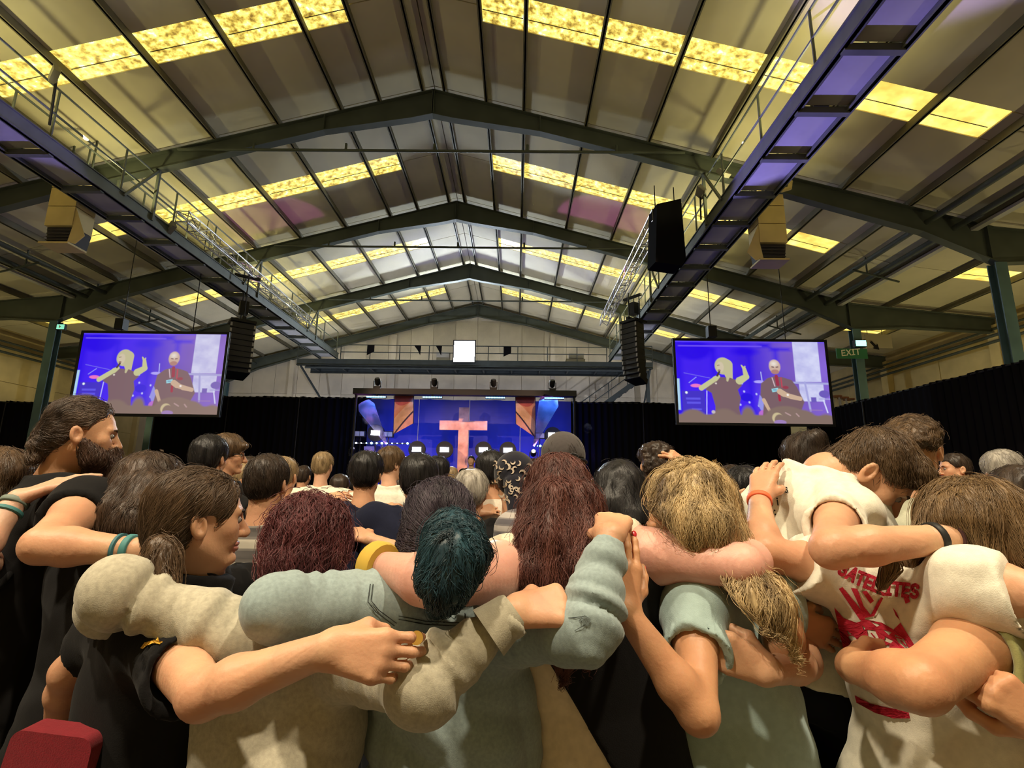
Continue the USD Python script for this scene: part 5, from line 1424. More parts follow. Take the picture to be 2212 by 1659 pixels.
def pin_p6(i):
    ts = torso_sdf(i['PV'], i['N'], i['l'], 1.1, HS, np.array(AW) + .012, np.array(BW) + .012, grow=.022, hem=-.5, SL=i['SL'], SR=i['SR'], sh=.058)
    def f(P):
        d = ts(P); q = P - i['PV'].astype(F32); ln = np.linalg.norm(i['N'] - i['PV']); h = q @ i['t'] / ln; x = q @ i['l']
        d = np.maximum(d, (h - .90) * ln); d = np.maximum(d, -(x + .055 + .25 * (h - .5)))
        d = np.maximum(d, -(rc(P, i['N'] + i['l'] * -.02, i['N'] - i['t'] * .10, .06, .05)))
        d = d - (.012 * (meshkit.noise(np.stack([x * 9, q @ i['f'] * 6, h * 3], 1), 3) - .5)).astype(F32)
        return d
    V, Q = surface(f, i['PV'] + (-.25, -.25, -.3), i['N'] + (.36, .25, .08), .009); i['meshes']['pinafore'] = (V, Q); i['put']('pinafore', V, Q, BLACK_TEE)
p6 = person('person with long wavy auburn hair, cream blouse and black pinafore, arms out to both sides', at(1205, 1082, Y=1.33), (.03, 1, -.15), hs=.88, N=at(1222, 1185, Y=1.34), SL=at(1098, 1232, Y=1.20), SR=at(1352, 1195, Y=1.30), PV=at(1222, 1185, Y=1.34) + (.09, -.03, -.55), g=1.06, ga=1.2,
            larm=(at(955, 1262, Y=1.0), at(820, 1222, Y=1.10)), rarm=(at(1600, 1222, Y=1.17), at(1655, 1190, Y=1.42)), lhand=dict(d=(-.2, .75, -.6), n=(.3, -.6, -.7), thumb=1), skin_m=SK_PINK, hair=hair_p6,
            top=dict(name='blouse', mat=CREAM, grow=.012, sgrow=.004, sleeve='short', cuts=(.16, .14), fold=.008, hem=-.15, neck=.07, open=.006), bottom=KHAKI, extra=pin_p6, seed=6)
band(p6, p6['larm'][1], p6['larm'][0], .046, .035, plain('mustard', (.50, .33, .05), .8), 'scrunchie', off=-.004)
# red nails of the next person's hand are on that person; thin red scratches of dye run down this upper arm
# --- blond hair, pale teal tee
def hair_p8(i):
    Lk = lambda pts, rs: ('w', [at(*p[:2], Y=p[2]) for p in pts], rs)
    hairdo(i, [('e', (0, -.014, .034), (.090, .106, .096)), ('e', (0, -.05, -.03), (.088, .070, .09)), ('c', [(-.06, .03, .05), (-.078, .02, -.04), (-.076, .02, -.12)], [.034, .030, .022]), ('c', [(.06, .02, .05), (.08, .0, -.04), (.08, -.02, -.12)], [.04, .04, .035]),
               Lk([(1450, 1060, 1.30), (1440, 1140, 1.27), (1450, 1215, 1.27)], [.045, .05, .035]), Lk([(1510, 1060, 1.28), (1510, 1140, 1.23), (1530, 1225, 1.24), (1585, 1300, 1.17), (1612, 1430, 1.16)], [.06, .065, .05, .05, .022]),
               Lk([(1545, 1085, 1.30), (1560, 1150, 1.27), (1585, 1230, 1.23), (1630, 1310, 1.17), (1650, 1410, 1.16)], [.045, .045, .046, .066, .034])],
           HM_BLOND, hairline=(.82, -.57, .055), ears=False, amp=.005, fr_=(65, 65, 7), n=6500, flow=DOWN, seed=81, clump=.014, clf=24, wave=.35, steps=10, step=.016, lift=(.001, .006))
p8 = person('person with long highlighted blond hair and a pale teal T-shirt, face turned to the left', at(1486, 1098, Y=1.36), (-.86, .50, -.22), hs=.92, N=at(1530, 1215, Y=1.38), SL=at(1500, 1318, Y=1.24), SR=at(1655, 1285, Y=1.34), PV=at(1530, 1215, Y=1.38) + (.05, -.04, -.55), lat=(.98, .1, .0), g=1.0, ga=.95,
            larm=(at(1508, 1540, Y=1.05), at(1352, 1322, Y=1.08)), rarm=(at(1690, 1395, Y=1.22), at(1712, 1338, Y=1.30)), lhand=dict(d=(.04, .22, 1), n=(-.25, 1, -.1), curl=(.12, .10, .15, .2), thumb=.2, s=.9), rhand=dict(d=(.92, .06, -.38), n=(0, 1, 0), curl=.2, s=.92, thumb=.6), skin_m=SK_TAN, hair=hair_p8,
            top=dict(name='t_shirt', mat=TEAL_TEE, grow=.014, sleeve='short', cuts=(.50, .5), fold=.015, hem=-.38, flare=.04, fdir=.4), bottom=KHAKI, seed=8)
M_NAIL = plain('red_nail', (.42, .02, .03), .25)
for a, c, nn, r in p8['tips']['l']:
    e = trimesh.creation.icosphere(2, 1.0); d = nrm(c - a); n2 = nrm(nn - d * np.dot(nn, d)); x = np.cross(d, n2); R_ = np.array([x, n2, d])
    b = MB(); b.add((e.vertices * (r * .62, .0018, .0075)) @ R_ + c - d * .004 + n2 * r * .72 - p8['o'], e.faces); b.build('fingernail', M_NAIL, p8['root'], smooth=True, label='red painted fingernail')

# --- tall young man bowing his head, white tee
def hair_p9(i):
    hairdo(i, [('e', (0, -.012, .040), (.083, .102, .088)), ('e', (0, -.048, -.008), (.070, .058, .066)), ('e', (0, .055, .088), (.062, .050, .034)), ('e', (0, -.066, -.045), (.052, .040, .050)), ('c', [(-.04, .085, .065), (0, .100, .058), (.04, .085, .065)], [.018, .022, .018])], HM_MID, hairline=(.80, -.60, .052), amp=.0025, fr_=(90, 90, 60), n=5200, flow=lambda p: np.tile(i['fr'].f * .8 - i['fr'].u * .5, (len(p), 1)), seed=91, step=.006, steps=6, lift=(.0005, .006))
p9 = person('tall young man in a white T-shirt bowing his head, black lettering on his back', at(1884, 1024, Y=1.46), (.47, -.22, -.83), up=(.68, -.40, .58), hs=.98, N=at(1788, 1036, Y=1.50), SL=at(1668, 1098, Y=1.56), SR=at(1812, 1098, Y=1.38), PV=at(1745, 1440, Y=1.52), lat=(.86, -.40, .05), g=1.08, ga=1.0,
            larm=(at(1735, 1430, Y=1.30), at(1662, 1452, Y=1.14)), rarm=(at(1795, 1186, Y=1.10), at(2078, 1160, Y=1.12)), lhand=dict(d=(-.88, .06, .36), n=(0, 1, .05), curl=(.22, .2, .2, .2), thumb=1.0), rhand=dict(d=(.80, .42, -.36), n=(.05, .45, -.9), curl=.22), skin_m=SK_WARM, hair=hair_p9,
            top=dict(name='t_shirt', mat=WHITE_TEE, grow=.014, sleeve='short', cuts=(.45, .46), fold=.017, hem=-.02, flare=.03, neck=.044, neckdrop=.03, open=.016, sgrow=.008, fdir=.35, res=.007), bottom=JEANS, seed=9, brow=(.06, .035, .02))
w, e = p9['rarm'][1], p9['rarm'][0]
band(p9, w, e, .0335, .016, plain('black_rubber', (.015, .015, .015), .5), 'wristband', off=.062, label='black rubber wristband')
band(p9, w, e, .0300, .006, plain('dark_cord', (.05, .02, .02), .7), 'bracelet', off=.022)
t_ = trimesh.creation.box((.026, .010, .022)); ax = nrm(w - e); sd = nrm(np.cross(ax, (0, 0, 1)))
b = MB(); b.add(t_.vertices @ np.array([ax, -sd if sd[1] > 0 else sd, np.cross(ax, sd)]) + w + ax * .010 - np.array([0, .030, -.004]) - p9['o'], t_.faces); b.build('watch_case', plain('watch_white', (.70, .66, .58), .3), p9['root'], label='square white watch case')
band(p9, w, e, .0295, .024, plain('coral_strap', (.75, .13, .05), .6), 'watch_strap', off=-.010, label='coral orange watch strap')

# --- white printed tee, light brown hair
def hair_p10(i):
    Lk = lambda pts, rs: ('w', [at(*p[:2], Y=p[2]) for p in pts], rs)
    hairdo(i, [('e', (0, -.014, .030), (.094, .108, .098)), ('e', (0, -.05, -.03), (.092, .072, .09)), Lk([(2050, 1120, 1.18), (2010, 1165, 1.16), (1975, 1195, 1.18), (1940, 1225, 1.2)], [.035, .03, .024, .012]), Lk([(2085, 1130, 1.14), (2085, 1185, 1.14), (2050, 1200, 1.14)], [.07, .05, .02]),
               Lk([(2130, 1110, 1.15), (2150, 1180, 1.13), (2190, 1270, 1.14)], [.075, .07, .05]), Lk([(1925, 1225, 1.12), (1905, 1262, 1.12)], [.016, .006])], HM_LIGHT, ears=False, hairline=(.8, -.6, .08), amp=.004, fr_=(75, 75, 8), n=5000, flow=lambda p: np.tile([0, -.15, -1.0], (len(p), 1)) + (p - at(2085, 1090, Y=1.2)) * 3, seed=101, clump=.006, clf=30, steps=10, step=.016)
p10 = person('person with light brown hair bending forward in a white T-shirt printed SATELLITES in red', at(2100, 1158, Y=1.24), (.25, .75, -.62), up=(.05, .55, .8), N=at(2010, 1262, Y=1.22), SL=at(1790, 1228, Y=1.30), SR=at(2092, 1262, Y=1.08), PV=at(2010, 1262, Y=1.22) + (-.03, -.03, -.50), lat=(.88, -.46, .0), g=1.08, ga=.98,
              larm=(at(1648, 1192, Y=1.26), at(1640, 1076, Y=1.42)), rarm=(at(2290, 1292, Y=.98), at(2420, 1250, Y=1.12)), lhand=dict(d=(.42, .45, .72), n=(.5, .55, -.45), curl=.18, s=.9, thumb=1.1), skin_m=SK_WARM, hair=hair_p10,
              top=dict(name='t_shirt', mat=WHITE_TEE, grow=.018, sleeve='short', cuts=(.46, .50), fold=.020, hem=-.34, flare=.05, neck=.06, open=.020, sgrow=.010, fdir=-.5, res=.0065), bottom=JEANS, seed=10)
band(p10, p10['larm'][1], p10['larm'][0], .0295, .018, plain('coral_strap', (.75, .13, .05), .6), 'wristband', off=.012, label='coral red wristband')

# --- olive tee at the right edge
def hair_p11(i): hairdo(i, SHORT + [('e', (0, -.05, -.06), (.08, .06, .09))], HM_BROWN, n=800, seed=111, ears=False)
p11 = person('person in an olive green T-shirt cut off by the right picture edge', at(2345, 1150, Y=1.25), (-.1, 1, -.1), N=at(2290, 1262, Y=1.22), SL=at(2135, 1372, Y=1.12), SR=at(2440, 1340, Y=1.05), PV=at(2290, 1262, Y=1.22) + (-.02, -.02, -.52), lat=(.95, -.25, 0), g=1.15, ga=1.18,
              larm=(at(1985, 1478, Y=.97), at(1838, 1440, Y=1.13)), rarm=(at(2420, 1650, Y=1.05), at(2262, 1575, Y=.98)), lhand=dict(d=(.66, .74, -.12), n=(.74, -.66, 0), curl=.35, thumb=1), rhand=dict(d=(-.75, .1, .62), n=(.2, .9, -.2), curl=(.9, .95, 1, 1), thumb=.7), skin_m=SK_TAN, hair=hair_p11,
              top=dict(name='t_shirt', mat=OLIVE_TEE, grow=.016, sleeve='short', cuts=(.36, .5), fold=.010, hem=-.3, flare=.03, open=.012), bottom=JEANS, seed=11)

# --- girl in profile, black tee, low braid
def hair_p3(i):
    hairdo(i, [('e', (0, -.016, .036), (.085, .106, .094)), ('e', (0, -.052, -.018), (.074, .062, .074))], HM_BROWN, hairline=(.86, -.42, .058), amp=.0025, fr_=(85, 85, 9), n=4200, flow=toward(i['fr'].at(-.0, -.11, -.09)), seed=31, clump=.003, ears=True, steps=9, step=.013, lift=(.0003, .0025))
    pts = [at(352 - k * 1.2, 1180 + k * 14.5, Y=1.045 - .004 * k) for k in range(9)]
    bb = []
    for k, p in enumerate(pts): bb.append(p + np.array([.006 * (1 if k % 2 else -1), 0, 0]))
    hairdo(i, [('w', [bb[k], bb[k + 1]], [.021 - .0008 * k, .0195 - .0008 * k]) for k in range(8)], HM_BROWN, cutface=False, amp=.003, fr_=(120, 120, 40), n=700, flow=DOWN, seed=32, name='braid', clump=.005, clf=50, res=.0045)
p3 = person('girl in profile with brown hair in a low braid, black T-shirt with gold sleeve mark', at(430, 1124, Y=1.16), (.76, .65, -.06), hs=.87, N=at(412, 1262, Y=1.20), SL=at(250, 1345, Y=1.28), SR=at(338, 1372, Y=1.10), PV=at(412, 1262, Y=1.20) + (-.09, -.05, -.52), lat=(.92, -.38, -.02), g=1.0, ga=.98,
            larm=(at(150, 1450, Y=1.3), at(120, 1600, Y=1.45)), rarm=(at(440, 1500, Y=.90), at(705, 1402, Y=.86)), rhand=dict(d=(.96, .02, -.12), n=(.15, 1, -.25), curl=(.40, .45, .5, .55), thumb=1.3, s=.98), skin_m=SK_WARM, hair=hair_p3,
            top=dict(name='t_shirt', mat=BLACK_TEE, grow=.012, sgrow=.006, sleeve='short', cuts=(.6, .66), fold=.009, hem=-.3, flare=.02, neck=.06, open=.012), bottom=JEANS, seed=3, brow=(.03, .018, .01), headres=.0034)
b = MB(); q = p3['fr']; b.tube([q.at(.0, .0955, -.0545) - p3['o'], q.at(.014, .0895, -.0550) - p3['o'], q.at(.021, .083, -.0565) - p3['o']], [.0065, .0055, .002], 8); b.tube([q.at(.0, .0940, -.0665) - p3['o'], q.at(.013, .088, -.0655) - p3['o'], q.at(.019, .082, -.0640) - p3['o']], [.0075, .006, .002], 8); b.build('lips', plain('lip_pink', (.50, .20, .16), .4), p3['root'], smooth=True)
b = MB(); nk = [p3['N'] + p3['l'] * (.064 * math.cos(a)) + p3['f'] * (.064 * math.sin(a)) + p3['t'] * (.030 + .02 * math.sin(a) * -1) - p3['o'] for a in np.linspace(-.9, 4.0, 22)]; b.tube(nk, .0045, 6); b.build('necklace', M_BLACK, p3['root'], smooth=True)
b = MB(); a0, c0, nn, r = p3['tips']['r'][0]; d = nrm(c0 - a0); b.tube([a0 - d * .020 - d * .002 - p3['o'], a0 - d * .020 + d * .002 - p3['o']], r + .0018, 14); b.build('ring', plain('gold', (.8, .55, .2), .25, metal=1), p3['root'], smooth=50)

# --- bearded man with tied-back hair, black tee
def hair_p1(i):
    fr = i['fr']
    hairdo(i, [('e', (0, -.014, .040), (.080, .098, .086)), ('e', (0, -.046, -.010), (.068, .056, .068)), ('c', [(0, -.085, -.02), (-.0, -.098, -.06), (.0, -.098, -.10), (.01, -.10, -.14)], [.026, .022, .018, .010])], hairmat('hair_ash', (.035, .023, .018), (.15, .105, .08), stretch=(50, 50, 26)), hairline=(.78, -.62, .028), amp=.003, fr_=(60, 60, 40), n=4000, flow=toward(fr.at(0, -.14, -.02)), seed=11, clump=.006, clf=28, wave=.4, lift=(.0005, .004))
    hairdo(i, [('c', [(-.060, .015, -.035), (-.052, .05, -.075), (0, .09, -.105), (.052, .05, -.075), (.060, .015, -.035)], [.018, .030, .038, .030, .018]), ('c', [(0, .085, -.10), (0, .080, -.16), (0, .072, -.215)], [.046, .044, .02]), ('c', [(-.022, .094, -.044), (0, .104, -.040), (.022, .094, -.044)], [.006, .009, .006])], hairmat('beard_brown', (.022, .012, .009), (.085, .045, .032)), cutface=False, amp=.004, fr_=(90, 90, 30), n=2200, flow=DOWN, seed=12, name='beard', clump=.006, clf=40, wave=.6, step=.010)
p1 = person('tall bearded man in a black T-shirt with tied-back hair, in profile at the left', at(178, 938, Y=1.60), (.78, .62, -.12), hs=.88, N=at(128, 1052, Y=1.62), SL=at(60, 1080, Y=1.85), SR=at(190, 1092, Y=1.46), PV=at(128, 1052, Y=1.62) + (-.06, .0, -.58), lat=(.66, -.75, .0), g=1.12, ga=1.12,
            larm=(at(-60, 1200, Y=1.9), at(-90, 1350, Y=2.0)), rarm=(at(92, 1178, Y=1.24), at(292, 1188, Y=1.26)), rhand=dict(d=(.85, .25, -.35), n=(.1, .9, -.3), curl=.2), skin_m=SK_WARM, hair=hair_p1, jaw=1.1,
            top=dict(name='t_shirt', mat=BLACK_TEE, grow=.014, sleeve='short', cuts=(.5, .42), fold=.010, hem=-.3, flare=.03, neck=.06), bottom=JEANS, seed=1, brow=(.06, .035, .02))
band(p1, p1['rarm'][1], p1['rarm'][0], .0335, .016, plain('turquoise_band', (.06, .20, .20), .6), 'wristband', off=.012, label='turquoise woven wristband')
band(p1, p1['rarm'][1], p1['rarm'][0], .0345, .010, plain('turquoise_dark', (.04, .13, .15), .6), 'wristband', off=.035)
# --- brunette behind the girl
def hair_p2(i):
    Lk = lambda pts, rs: ('w', [at(*p[:2], Y=p[2]) for p in pts], rs)
    hairdo(i, [('e', (0, -.012, .036), (.088, .104, .094)), ('e', (0, -.05, -.03), (.084, .066, .09)), Lk([(292, 1060, 1.50), (262, 1110, 1.45), (240, 1155, 1.44), (222, 1190, 1.45)], [.06, .06, .05, .02]), Lk([(325, 1070, 1.48), (310, 1140, 1.42), (300, 1200, 1.42)], [.07, .075, .05])], hairmat('hair_deep_brown', (.022, .013, .010), (.085, .052, .034)), ears=False, hairline=(.8, -.6, .07), amp=.004, fr_=(70, 70, 9), n=2600, flow=DOWN, seed=21, clump=.007)
p2 = person('person with long dark brown hair between the bearded man and the profile girl', at(322, 1066, Y=1.55), (.25, .97, -.1), hs=.92, N=at(300, 1160, Y=1.54), PV=at(300, 1160, Y=1.54) + (-.02, -.03, -.54), SL=at(190, 1225, Y=1.56), SR=at(405, 1225, Y=1.52), g=1.05,
            larm=(at(170, 1400, Y=1.5), at(180, 1530, Y=1.62)), rarm=(at(470, 1290, Y=1.62), at(560, 1240, Y=1.75)), skin_m=SK_WARM, hair=hair_p2, detail=False, top=dict(name='jumper', mat=BLACK_TEE, grow=.018, sleeve='long', fold=.010, hem=-.3), bottom=JEANS, seed=2)
# --- person off the left edge, hand on the man's shoulder
def hair_p0(i): hairdo(i, [('e', (0, -.012, .036), (.100, .110, .098)), ('e', (0, -.04, -.06), (.10, .085, .11)), ('c', [(.06, -.03, -.05), (.07, -.03, -.16)], [.06, .03])], HM_BROWN, ears=False, hairline=(.8, -.6, .08), n=1500, seed=1, amp=.004, flow=DOWN, clump=.007)
p0 = person('person at the left edge with a hand laid on the bearded man\'s shoulder', at(-8, 1058, Y=1.66), (.0, 1, -.05), N=at(-22, 1180, Y=1.66), SL=at(-150, 1230, Y=1.7), SR=at(85, 1225, Y=1.62) + (-.12, 0, 0), PV=at(-22, 1180, Y=1.66) + (0, 0, -.54), g=1.0,
            rarm=(at(-70, 1215, Y=1.30), at(38, 1078, Y=1.40)), larm=(at(-230, 1330, Y=1.7), at(-230, 1430, Y=1.8)), rhand=dict(d=(.78, .40, .46), n=(.25, .45, -.85), curl=(.14, .12, .10, .12), thumb=.1), skin_m=SK_FAIR, hair=hair_p0, top=dict(name='t_shirt', mat=BLACK_TEE, grow=.014, sleeve='short', fold=.008, hem=-.3), bottom=JEANS, seed=20)
band(p0, p0['rarm'][1], p0['rarm'][0], .031, .016, plain('grey_green_strap', (.16, .20, .17), .6), 'watch_strap', off=.012)
band(p0, p0['rarm'][1], p0['rarm'][0], .033, .012, plain('turquoise_band', (.06, .20, .20), .6), 'wristband', off=.040)

# ------------------------------------------------------------------ the crowd farther in
def crowd(label, px, py, Y, face=(0, 1, -.1), hair='short', hm=None, top=None, top_name='t_shirt', sk=None, hs=1.0, g=1.0, arms=None, lat=None, N=None, sleeve='short', extra=None, up=(0, 0, 1), detail=False, seed=0, nstr=500, hands=True, lean=(0, 0), fold=.008, hood=False, **kw):
    C = at(px, py, Y=Y)
    def hr(i):
        P = {'short': SHORT, 'fluffy': [('e', (0, -.012, .044), (.094, .110, .094)), ('e', (0, -.045, -.005), (.080, .068, .074))], 'long': [('e', (0, -.012, .038), (.092, .106, .094)), ('e', (0, -.05, -.04), (.090, .066, .10)), ('c', [(-.06, -.04, -.08), (-.06, -.06, -.2)], [.055, .03]), ('c', [(.06, -.04, -.08), (.06, -.06, -.2)], [.055, .03])],
             'fringe': [('e', (0, -.008, .046), (.092, .108, .092)), ('e', (0, -.045, -.005), (.080, .066, .074)), ('c', [(-.05, .085, .06), (0, .098, .052), (.05, .085, .06)], [.020, .022, .020])],
             'curly': [('e', (0, .0, .072), (.088, .100, .066)), ('e', (0, -.045, .01), (.082, .062, .070)), ('e', (0, .07, .085), (.066, .040, .034))],
             'bun': [('e', (0, -.012, .038), (.086, .104, .090)), ('e', (0, -.048, -.01), (.076, .062, .074)), ('e', (0, -.085, .085), (.042, .040, .040))]}[hair]
        if hair != 'none':
            hairdo(i, P, hm, res=.010 if not detail else .006, hairline=(.8, -.6, .05 if hair != 'fringe' else .075), ears=hair in ('short', 'bun', 'curly'), amp=.004 if hair != 'curly' else .007, fr_=(60, 60, 12) if hair != 'curly' else (60, 60, 60), n=nstr, flow=(lambda p: np.tile([.2, 0, -1.0], (len(p), 1))), seed=seed + 300, clump=.006 if hair != 'curly' else .012, clf=28, wave=1.0 if hair == 'curly' else .2, lift=(.0005, .005), width=.0016, steps=6, step=.010)
        if extra: extra(i)
    N_ = C - np.array([0, 0, .195 * hs]) - np.array([0, .02, 0]) if N is None else np.asarray(N)
    l = nrm(lat) if lat is not None else np.array([1.0, 0, 0])
    f = np.array([-l[1], l[0], 0])
    a = arms or ('up', 'up'); LA = []
    for k, (s, mode) in enumerate(zip((-1, 1), a)):
        S = N_ + s * l * .175 * g - np.array([0, 0, .065])
        if isinstance(mode, tuple): LA.append(mode)
        elif mode == 'up': LA.append((S + s * l * .24 - f * .05 - np.array([0, 0, .06]), S + s * l * .46 + f * .04 + np.array([0, 0, .0])))
        elif mode == 'over': LA.append((S + s * l * .22 + np.array([0, 0, .02]) - f * .04, S + s * l * .44 + np.array([0, 0, .06]) + f * .03))
        else: LA.append((S + s * l * .07 - np.array([0, 0, .27]), S + s * l * .04 + f * .14 - np.array([0, 0, .44])))
    return person(label, C, face, up, hs=hs, N=N_, lat=l, g=g, larm=LA[0], rarm=LA[1], lhand=dict(n=(0, .7, -.7), curl=.25), rhand=dict(n=(0, .7, -.7), curl=.25), skin_m=sk or SK_WARM, hair=hr,
                  top=dict(name=top_name, mat=top or BLACK_TEE, grow=.014, sleeve=sleeve, cut=.55, fold=fold, hem=-.25, flare=.02, hood=hood), bottom=JEANS, detail=detail, seed=seed + 30, hands=hands, PV=N_ + np.array([lean[0], lean[1], -.53]), **kw)


import shapely.affinity
PLAID = plaid('plaid_flannel', ((.025, .022, .026), (.16, .145, .13), (.60, .55, .44)), .085)
PLAID2 = plaid('plaid_blue', ((.03, .03, .05), (.22, .2, .2), (.6, .55, .5)), .05)
GREY_TEE = cloth('grey_cotton', (.16, .16, .16)); SAGE = cloth('sage_cotton', (.50, .50, .38)); ORANGE = cloth('hi_vis_orange', (.85, .16, .02)); WHITE_H = cloth('white_fleece', (.66, .58, .48))
BROWN_SL = cloth('brown_cotton', (.13, .075, .05))
crowd('young man in a black and white plaid flannel shirt with short dark hair', 577, 1046, 2.30, hm=HM_DARK, top=PLAID, top_name='flannel_shirt', sleeve='long', g=1.05, detail=True, nstr=1600, seed=1, arms=('down', 'down'))
def glasses(i, mat=None):
    fr = i['fr']; o = i['o']; m = mat or M_BLACK
    for s in (-1, 1):
        a = np.linspace(0, 2 * math.pi, 16); b = MB(); b.tube([fr.at(s * .032 + .021 * math.cos(k), .099, .004 + .017 * math.sin(k)) - o for k in a], .0018, 6)
        b.tube([fr.at(s * .053, .097, .008) - o, fr.at(s * .076, .06, .010) - o, fr.at(s * .080, -.01, .004) - o], .0018, 6); b.build('glasses_frame', m, i['root'], smooth=True)
crowd('boy with glasses and a fringe, in profile above the plaid shirt', 489, 984, 3.25, face=(.86, .48, -.05), hair='fringe', hm=HM_MID, detail=True, seed=2, extra=glasses, nstr=900)
crowd('person with black bobbed hair left of the boy with glasses', 452, 992, 2.95, hair='fluffy', hm=HM_BLACK, seed=3)
crowd('small blond head between the profile girl and the plaid shirt', 521, 1036, 3.8, hair='fluffy', hm=HM_SAND, seed=4, face=(.8, .6, 0))
crowd('dark-haired girl in profile, small, left of the plaid-shirted man', 540, 1018, 4.6, face=(.9, .4, 0), hair='long', hm=HM_DARK, seed=5)
crowd('person with a thin-haired sandy head, small, right of the plaid-shirted man', 626, 1025, 6.3, hm=HM_SAND, seed=6)
crowd('person in a rumpled white T-shirt hugging, right of the plaid-shirted man', 612, 1030, 3.4, hm=HM_SAND, top=WHITE_TEE, seed=7, arms=('down', 'over'), g=1.1, fold=.016)
crowd('fair short-haired boy in a white T-shirt, back turned, arms over both neighbours', 697, 1008, 4.6, hm=HM_SAND, top=WHITE_TEE, seed=8, arms=('over', 'over'), sk=SK_FAIR, nstr=900)
crowd('small dark head in front of the left stage edge', 655, 1030, 6.0, hm=HM_DARK, seed=9)
crowd('person in a navy hooded top with a dark head, arm stretched to the right', 791, 1026, 3.0, hair='fluffy', hm=HM_BLACK, top=NAVY, top_name='hooded_top', sleeve='long', g=1.12, seed=10, arms=('down', 'over'), fold=.014)
crowd('person in a navy T-shirt leaning right in front of the navy hooded top', 905, 1040, 2.6, hair='fluffy', hm=HM_BLACK, top=NAVY, g=1.1, seed=11, arms=('up', 'down'), lean=(-.22, 0))
crowd('boy with tousled brown hair and white T-shirt below the left banner, facing right', 845, 1003, 4.0, face=(.62, .75, -.12), hair='fluffy', hm=HM_MID, top=WHITE_TEE, detail=True, seed=12, nstr=900, sk=SK_FAIR)
crowd('dark-haired person below the drum screen', 944, 1024, 4.0, hair='fluffy', hm=HM_BLACK, seed=13)
crowd('person with black hair next to the drum screen, low in the crowd', 900, 1042, 4.8, hair='fluffy', hm=HM_BLACK, seed=14)
crowd('person with grey-brown hair behind the dark-haired ponytail wearer', 1018, 1066, 3.0, hair='fluffy', hm=HM_GREY, seed=15, top=GREY_TEE)
crowd('person in a white hooded top with a dark head, right of the cross', 1060, 1022, 3.2, hair='fluffy', hm=HM_BLACK, top=WHITE_H, top_name='hooded_top', sleeve='long', g=1.12, seed=16, arms=('down', 'down'), fold=.018, hood=True)
def moons(i):
    fr = i['fr']; o = i['o']
    f = lambda P: np.minimum(ell(fr.loc(P), (0, -.012, .036), (.094, .110, .098)), rc(fr.loc(P), np.array((0, -.09, -.02)), np.array((0, -.125, -.13)), .05, .03))
    f2 = lambda P: smax(f(P), (fr.loc(P)[:, 1] * .8 - .6 * (fr.loc(P)[:, 2] - .02) - .05).astype(F32), .01)
    V, Q = surface(f2, fr.c - .24, fr.c + .2, .008); i['meshes']['bandana'] = (V, Q); bn = i['put']('bandana', V, Q, cloth('bandana_navy', (.010, .010, .018)))
    r = np.random.default_rng(8); pol = []
    for k in range(34):
        cx, cy = r.uniform(1068, 1150), r.uniform(992, 1085); a = r.uniform(0, 360); s = r.uniform(4.5, 7.5)
        m = shapely.Point(0, 0).buffer(s).difference(shapely.Point(s * .55, 0).buffer(s * .85))
        pol.append(shapely.affinity.translate(shapely.affinity.rotate(m, a, origin=(0, 0)), cx, cy))
    print_on(i, 'bandana', pol, plain('moon_cream', (.50, .42, .34), .8), 'moon_print', lift=.004, edge=5, parent=bn.GetPrim() if hasattr(bn, 'GetPrim') else bn)
crowd('person wearing a navy bandana printed with cream crescent moons', 1112, 1040, 2.35, hair='short', hm=HM_BLACK, seed=17, extra=moons, nstr=0)
def cap(i):
    fr = i['fr']; o = i['o']
    f = lambda P: np.maximum(ell(fr.loc(P), (0, -.010, .040), (.092, .108, .100)), (.018 - fr.loc(P)[:, 2]).astype(F32))
    V, Q = surface(f, fr.c - .2, fr.c + .2, .008); cp = i['put']('cap', V, Q, cloth('cap_grey', (.060, .052, .052)))
    b = MB(); b.tube([fr.at(.095 * math.cos(a), -.010 + .112 * math.sin(a), .012) - o for a in np.linspace(math.pi, 2 * math.pi, 14)], .006, 6); b.build('sunglasses_strap', M_BLACK, i['root'], smooth=True)
    g_ = MB()
    for s in (-1, 1): g_.tube([fr.at(s * (.03 + .02 * math.cos(k)), -.118, .018 + .014 * math.sin(k)) - o for k in np.linspace(0, 6.28, 12)], .003, 6)
    g_.build('sunglasses', M_BLACK, i['root'])
crowd('man in a dark grey cap with sunglasses worn on the back, behind the auburn hair', 1216, 1006, 2.15, hair='short', hm=HM_DARK, seed=18, extra=cap, g=1.1, top=PLAID2, sleeve='long', arms=('down', 'down'))
crowd('person with a big dark head of hair bent to the right, behind the stretched-out arm', 1340, 1078, 2.0, face=(.5, .85, -.4), hair='long', hm=HM_BLACK, seed=19, g=1.1, hs=1.08, sleeve='long')
c18 = at(1425, 1010, Y=2.8)
crowd('person with dark curls and a hand laid on the head, left of the blond hair', 1418, 1012, 2.75, hair='curly', hm=HM_DARK, seed=20, arms=('down', (c18 + np.array([.34, -.05, -.12]), c18 + np.array([.10, -.11, .02]))), detail=True)
crowd('boy with short black hair and a grey top, back turned, right of the blond hair', 1607, 1066, 2.5, face=(-.2, 1, -.1), hm=HM_BLACK, top=GREY_TEE, seed=21, detail=True, nstr=1200, arms=((at(1530, 1180, Y=2.35), at(1572, 1118, Y=2.25)), 'up'))
crowd('small dark-haired head left of the boy in grey', 1578, 1046, 3.8, hair='fluffy', hm=HM_DARK, seed=22)
crowd('person with dark hair in a topknot, behind the tall young man', 1738, 1000, 2.25, face=(-.15, 1, -.1), hair='bun', hm=HM_DARK, seed=23, detail=True, nstr=1500)
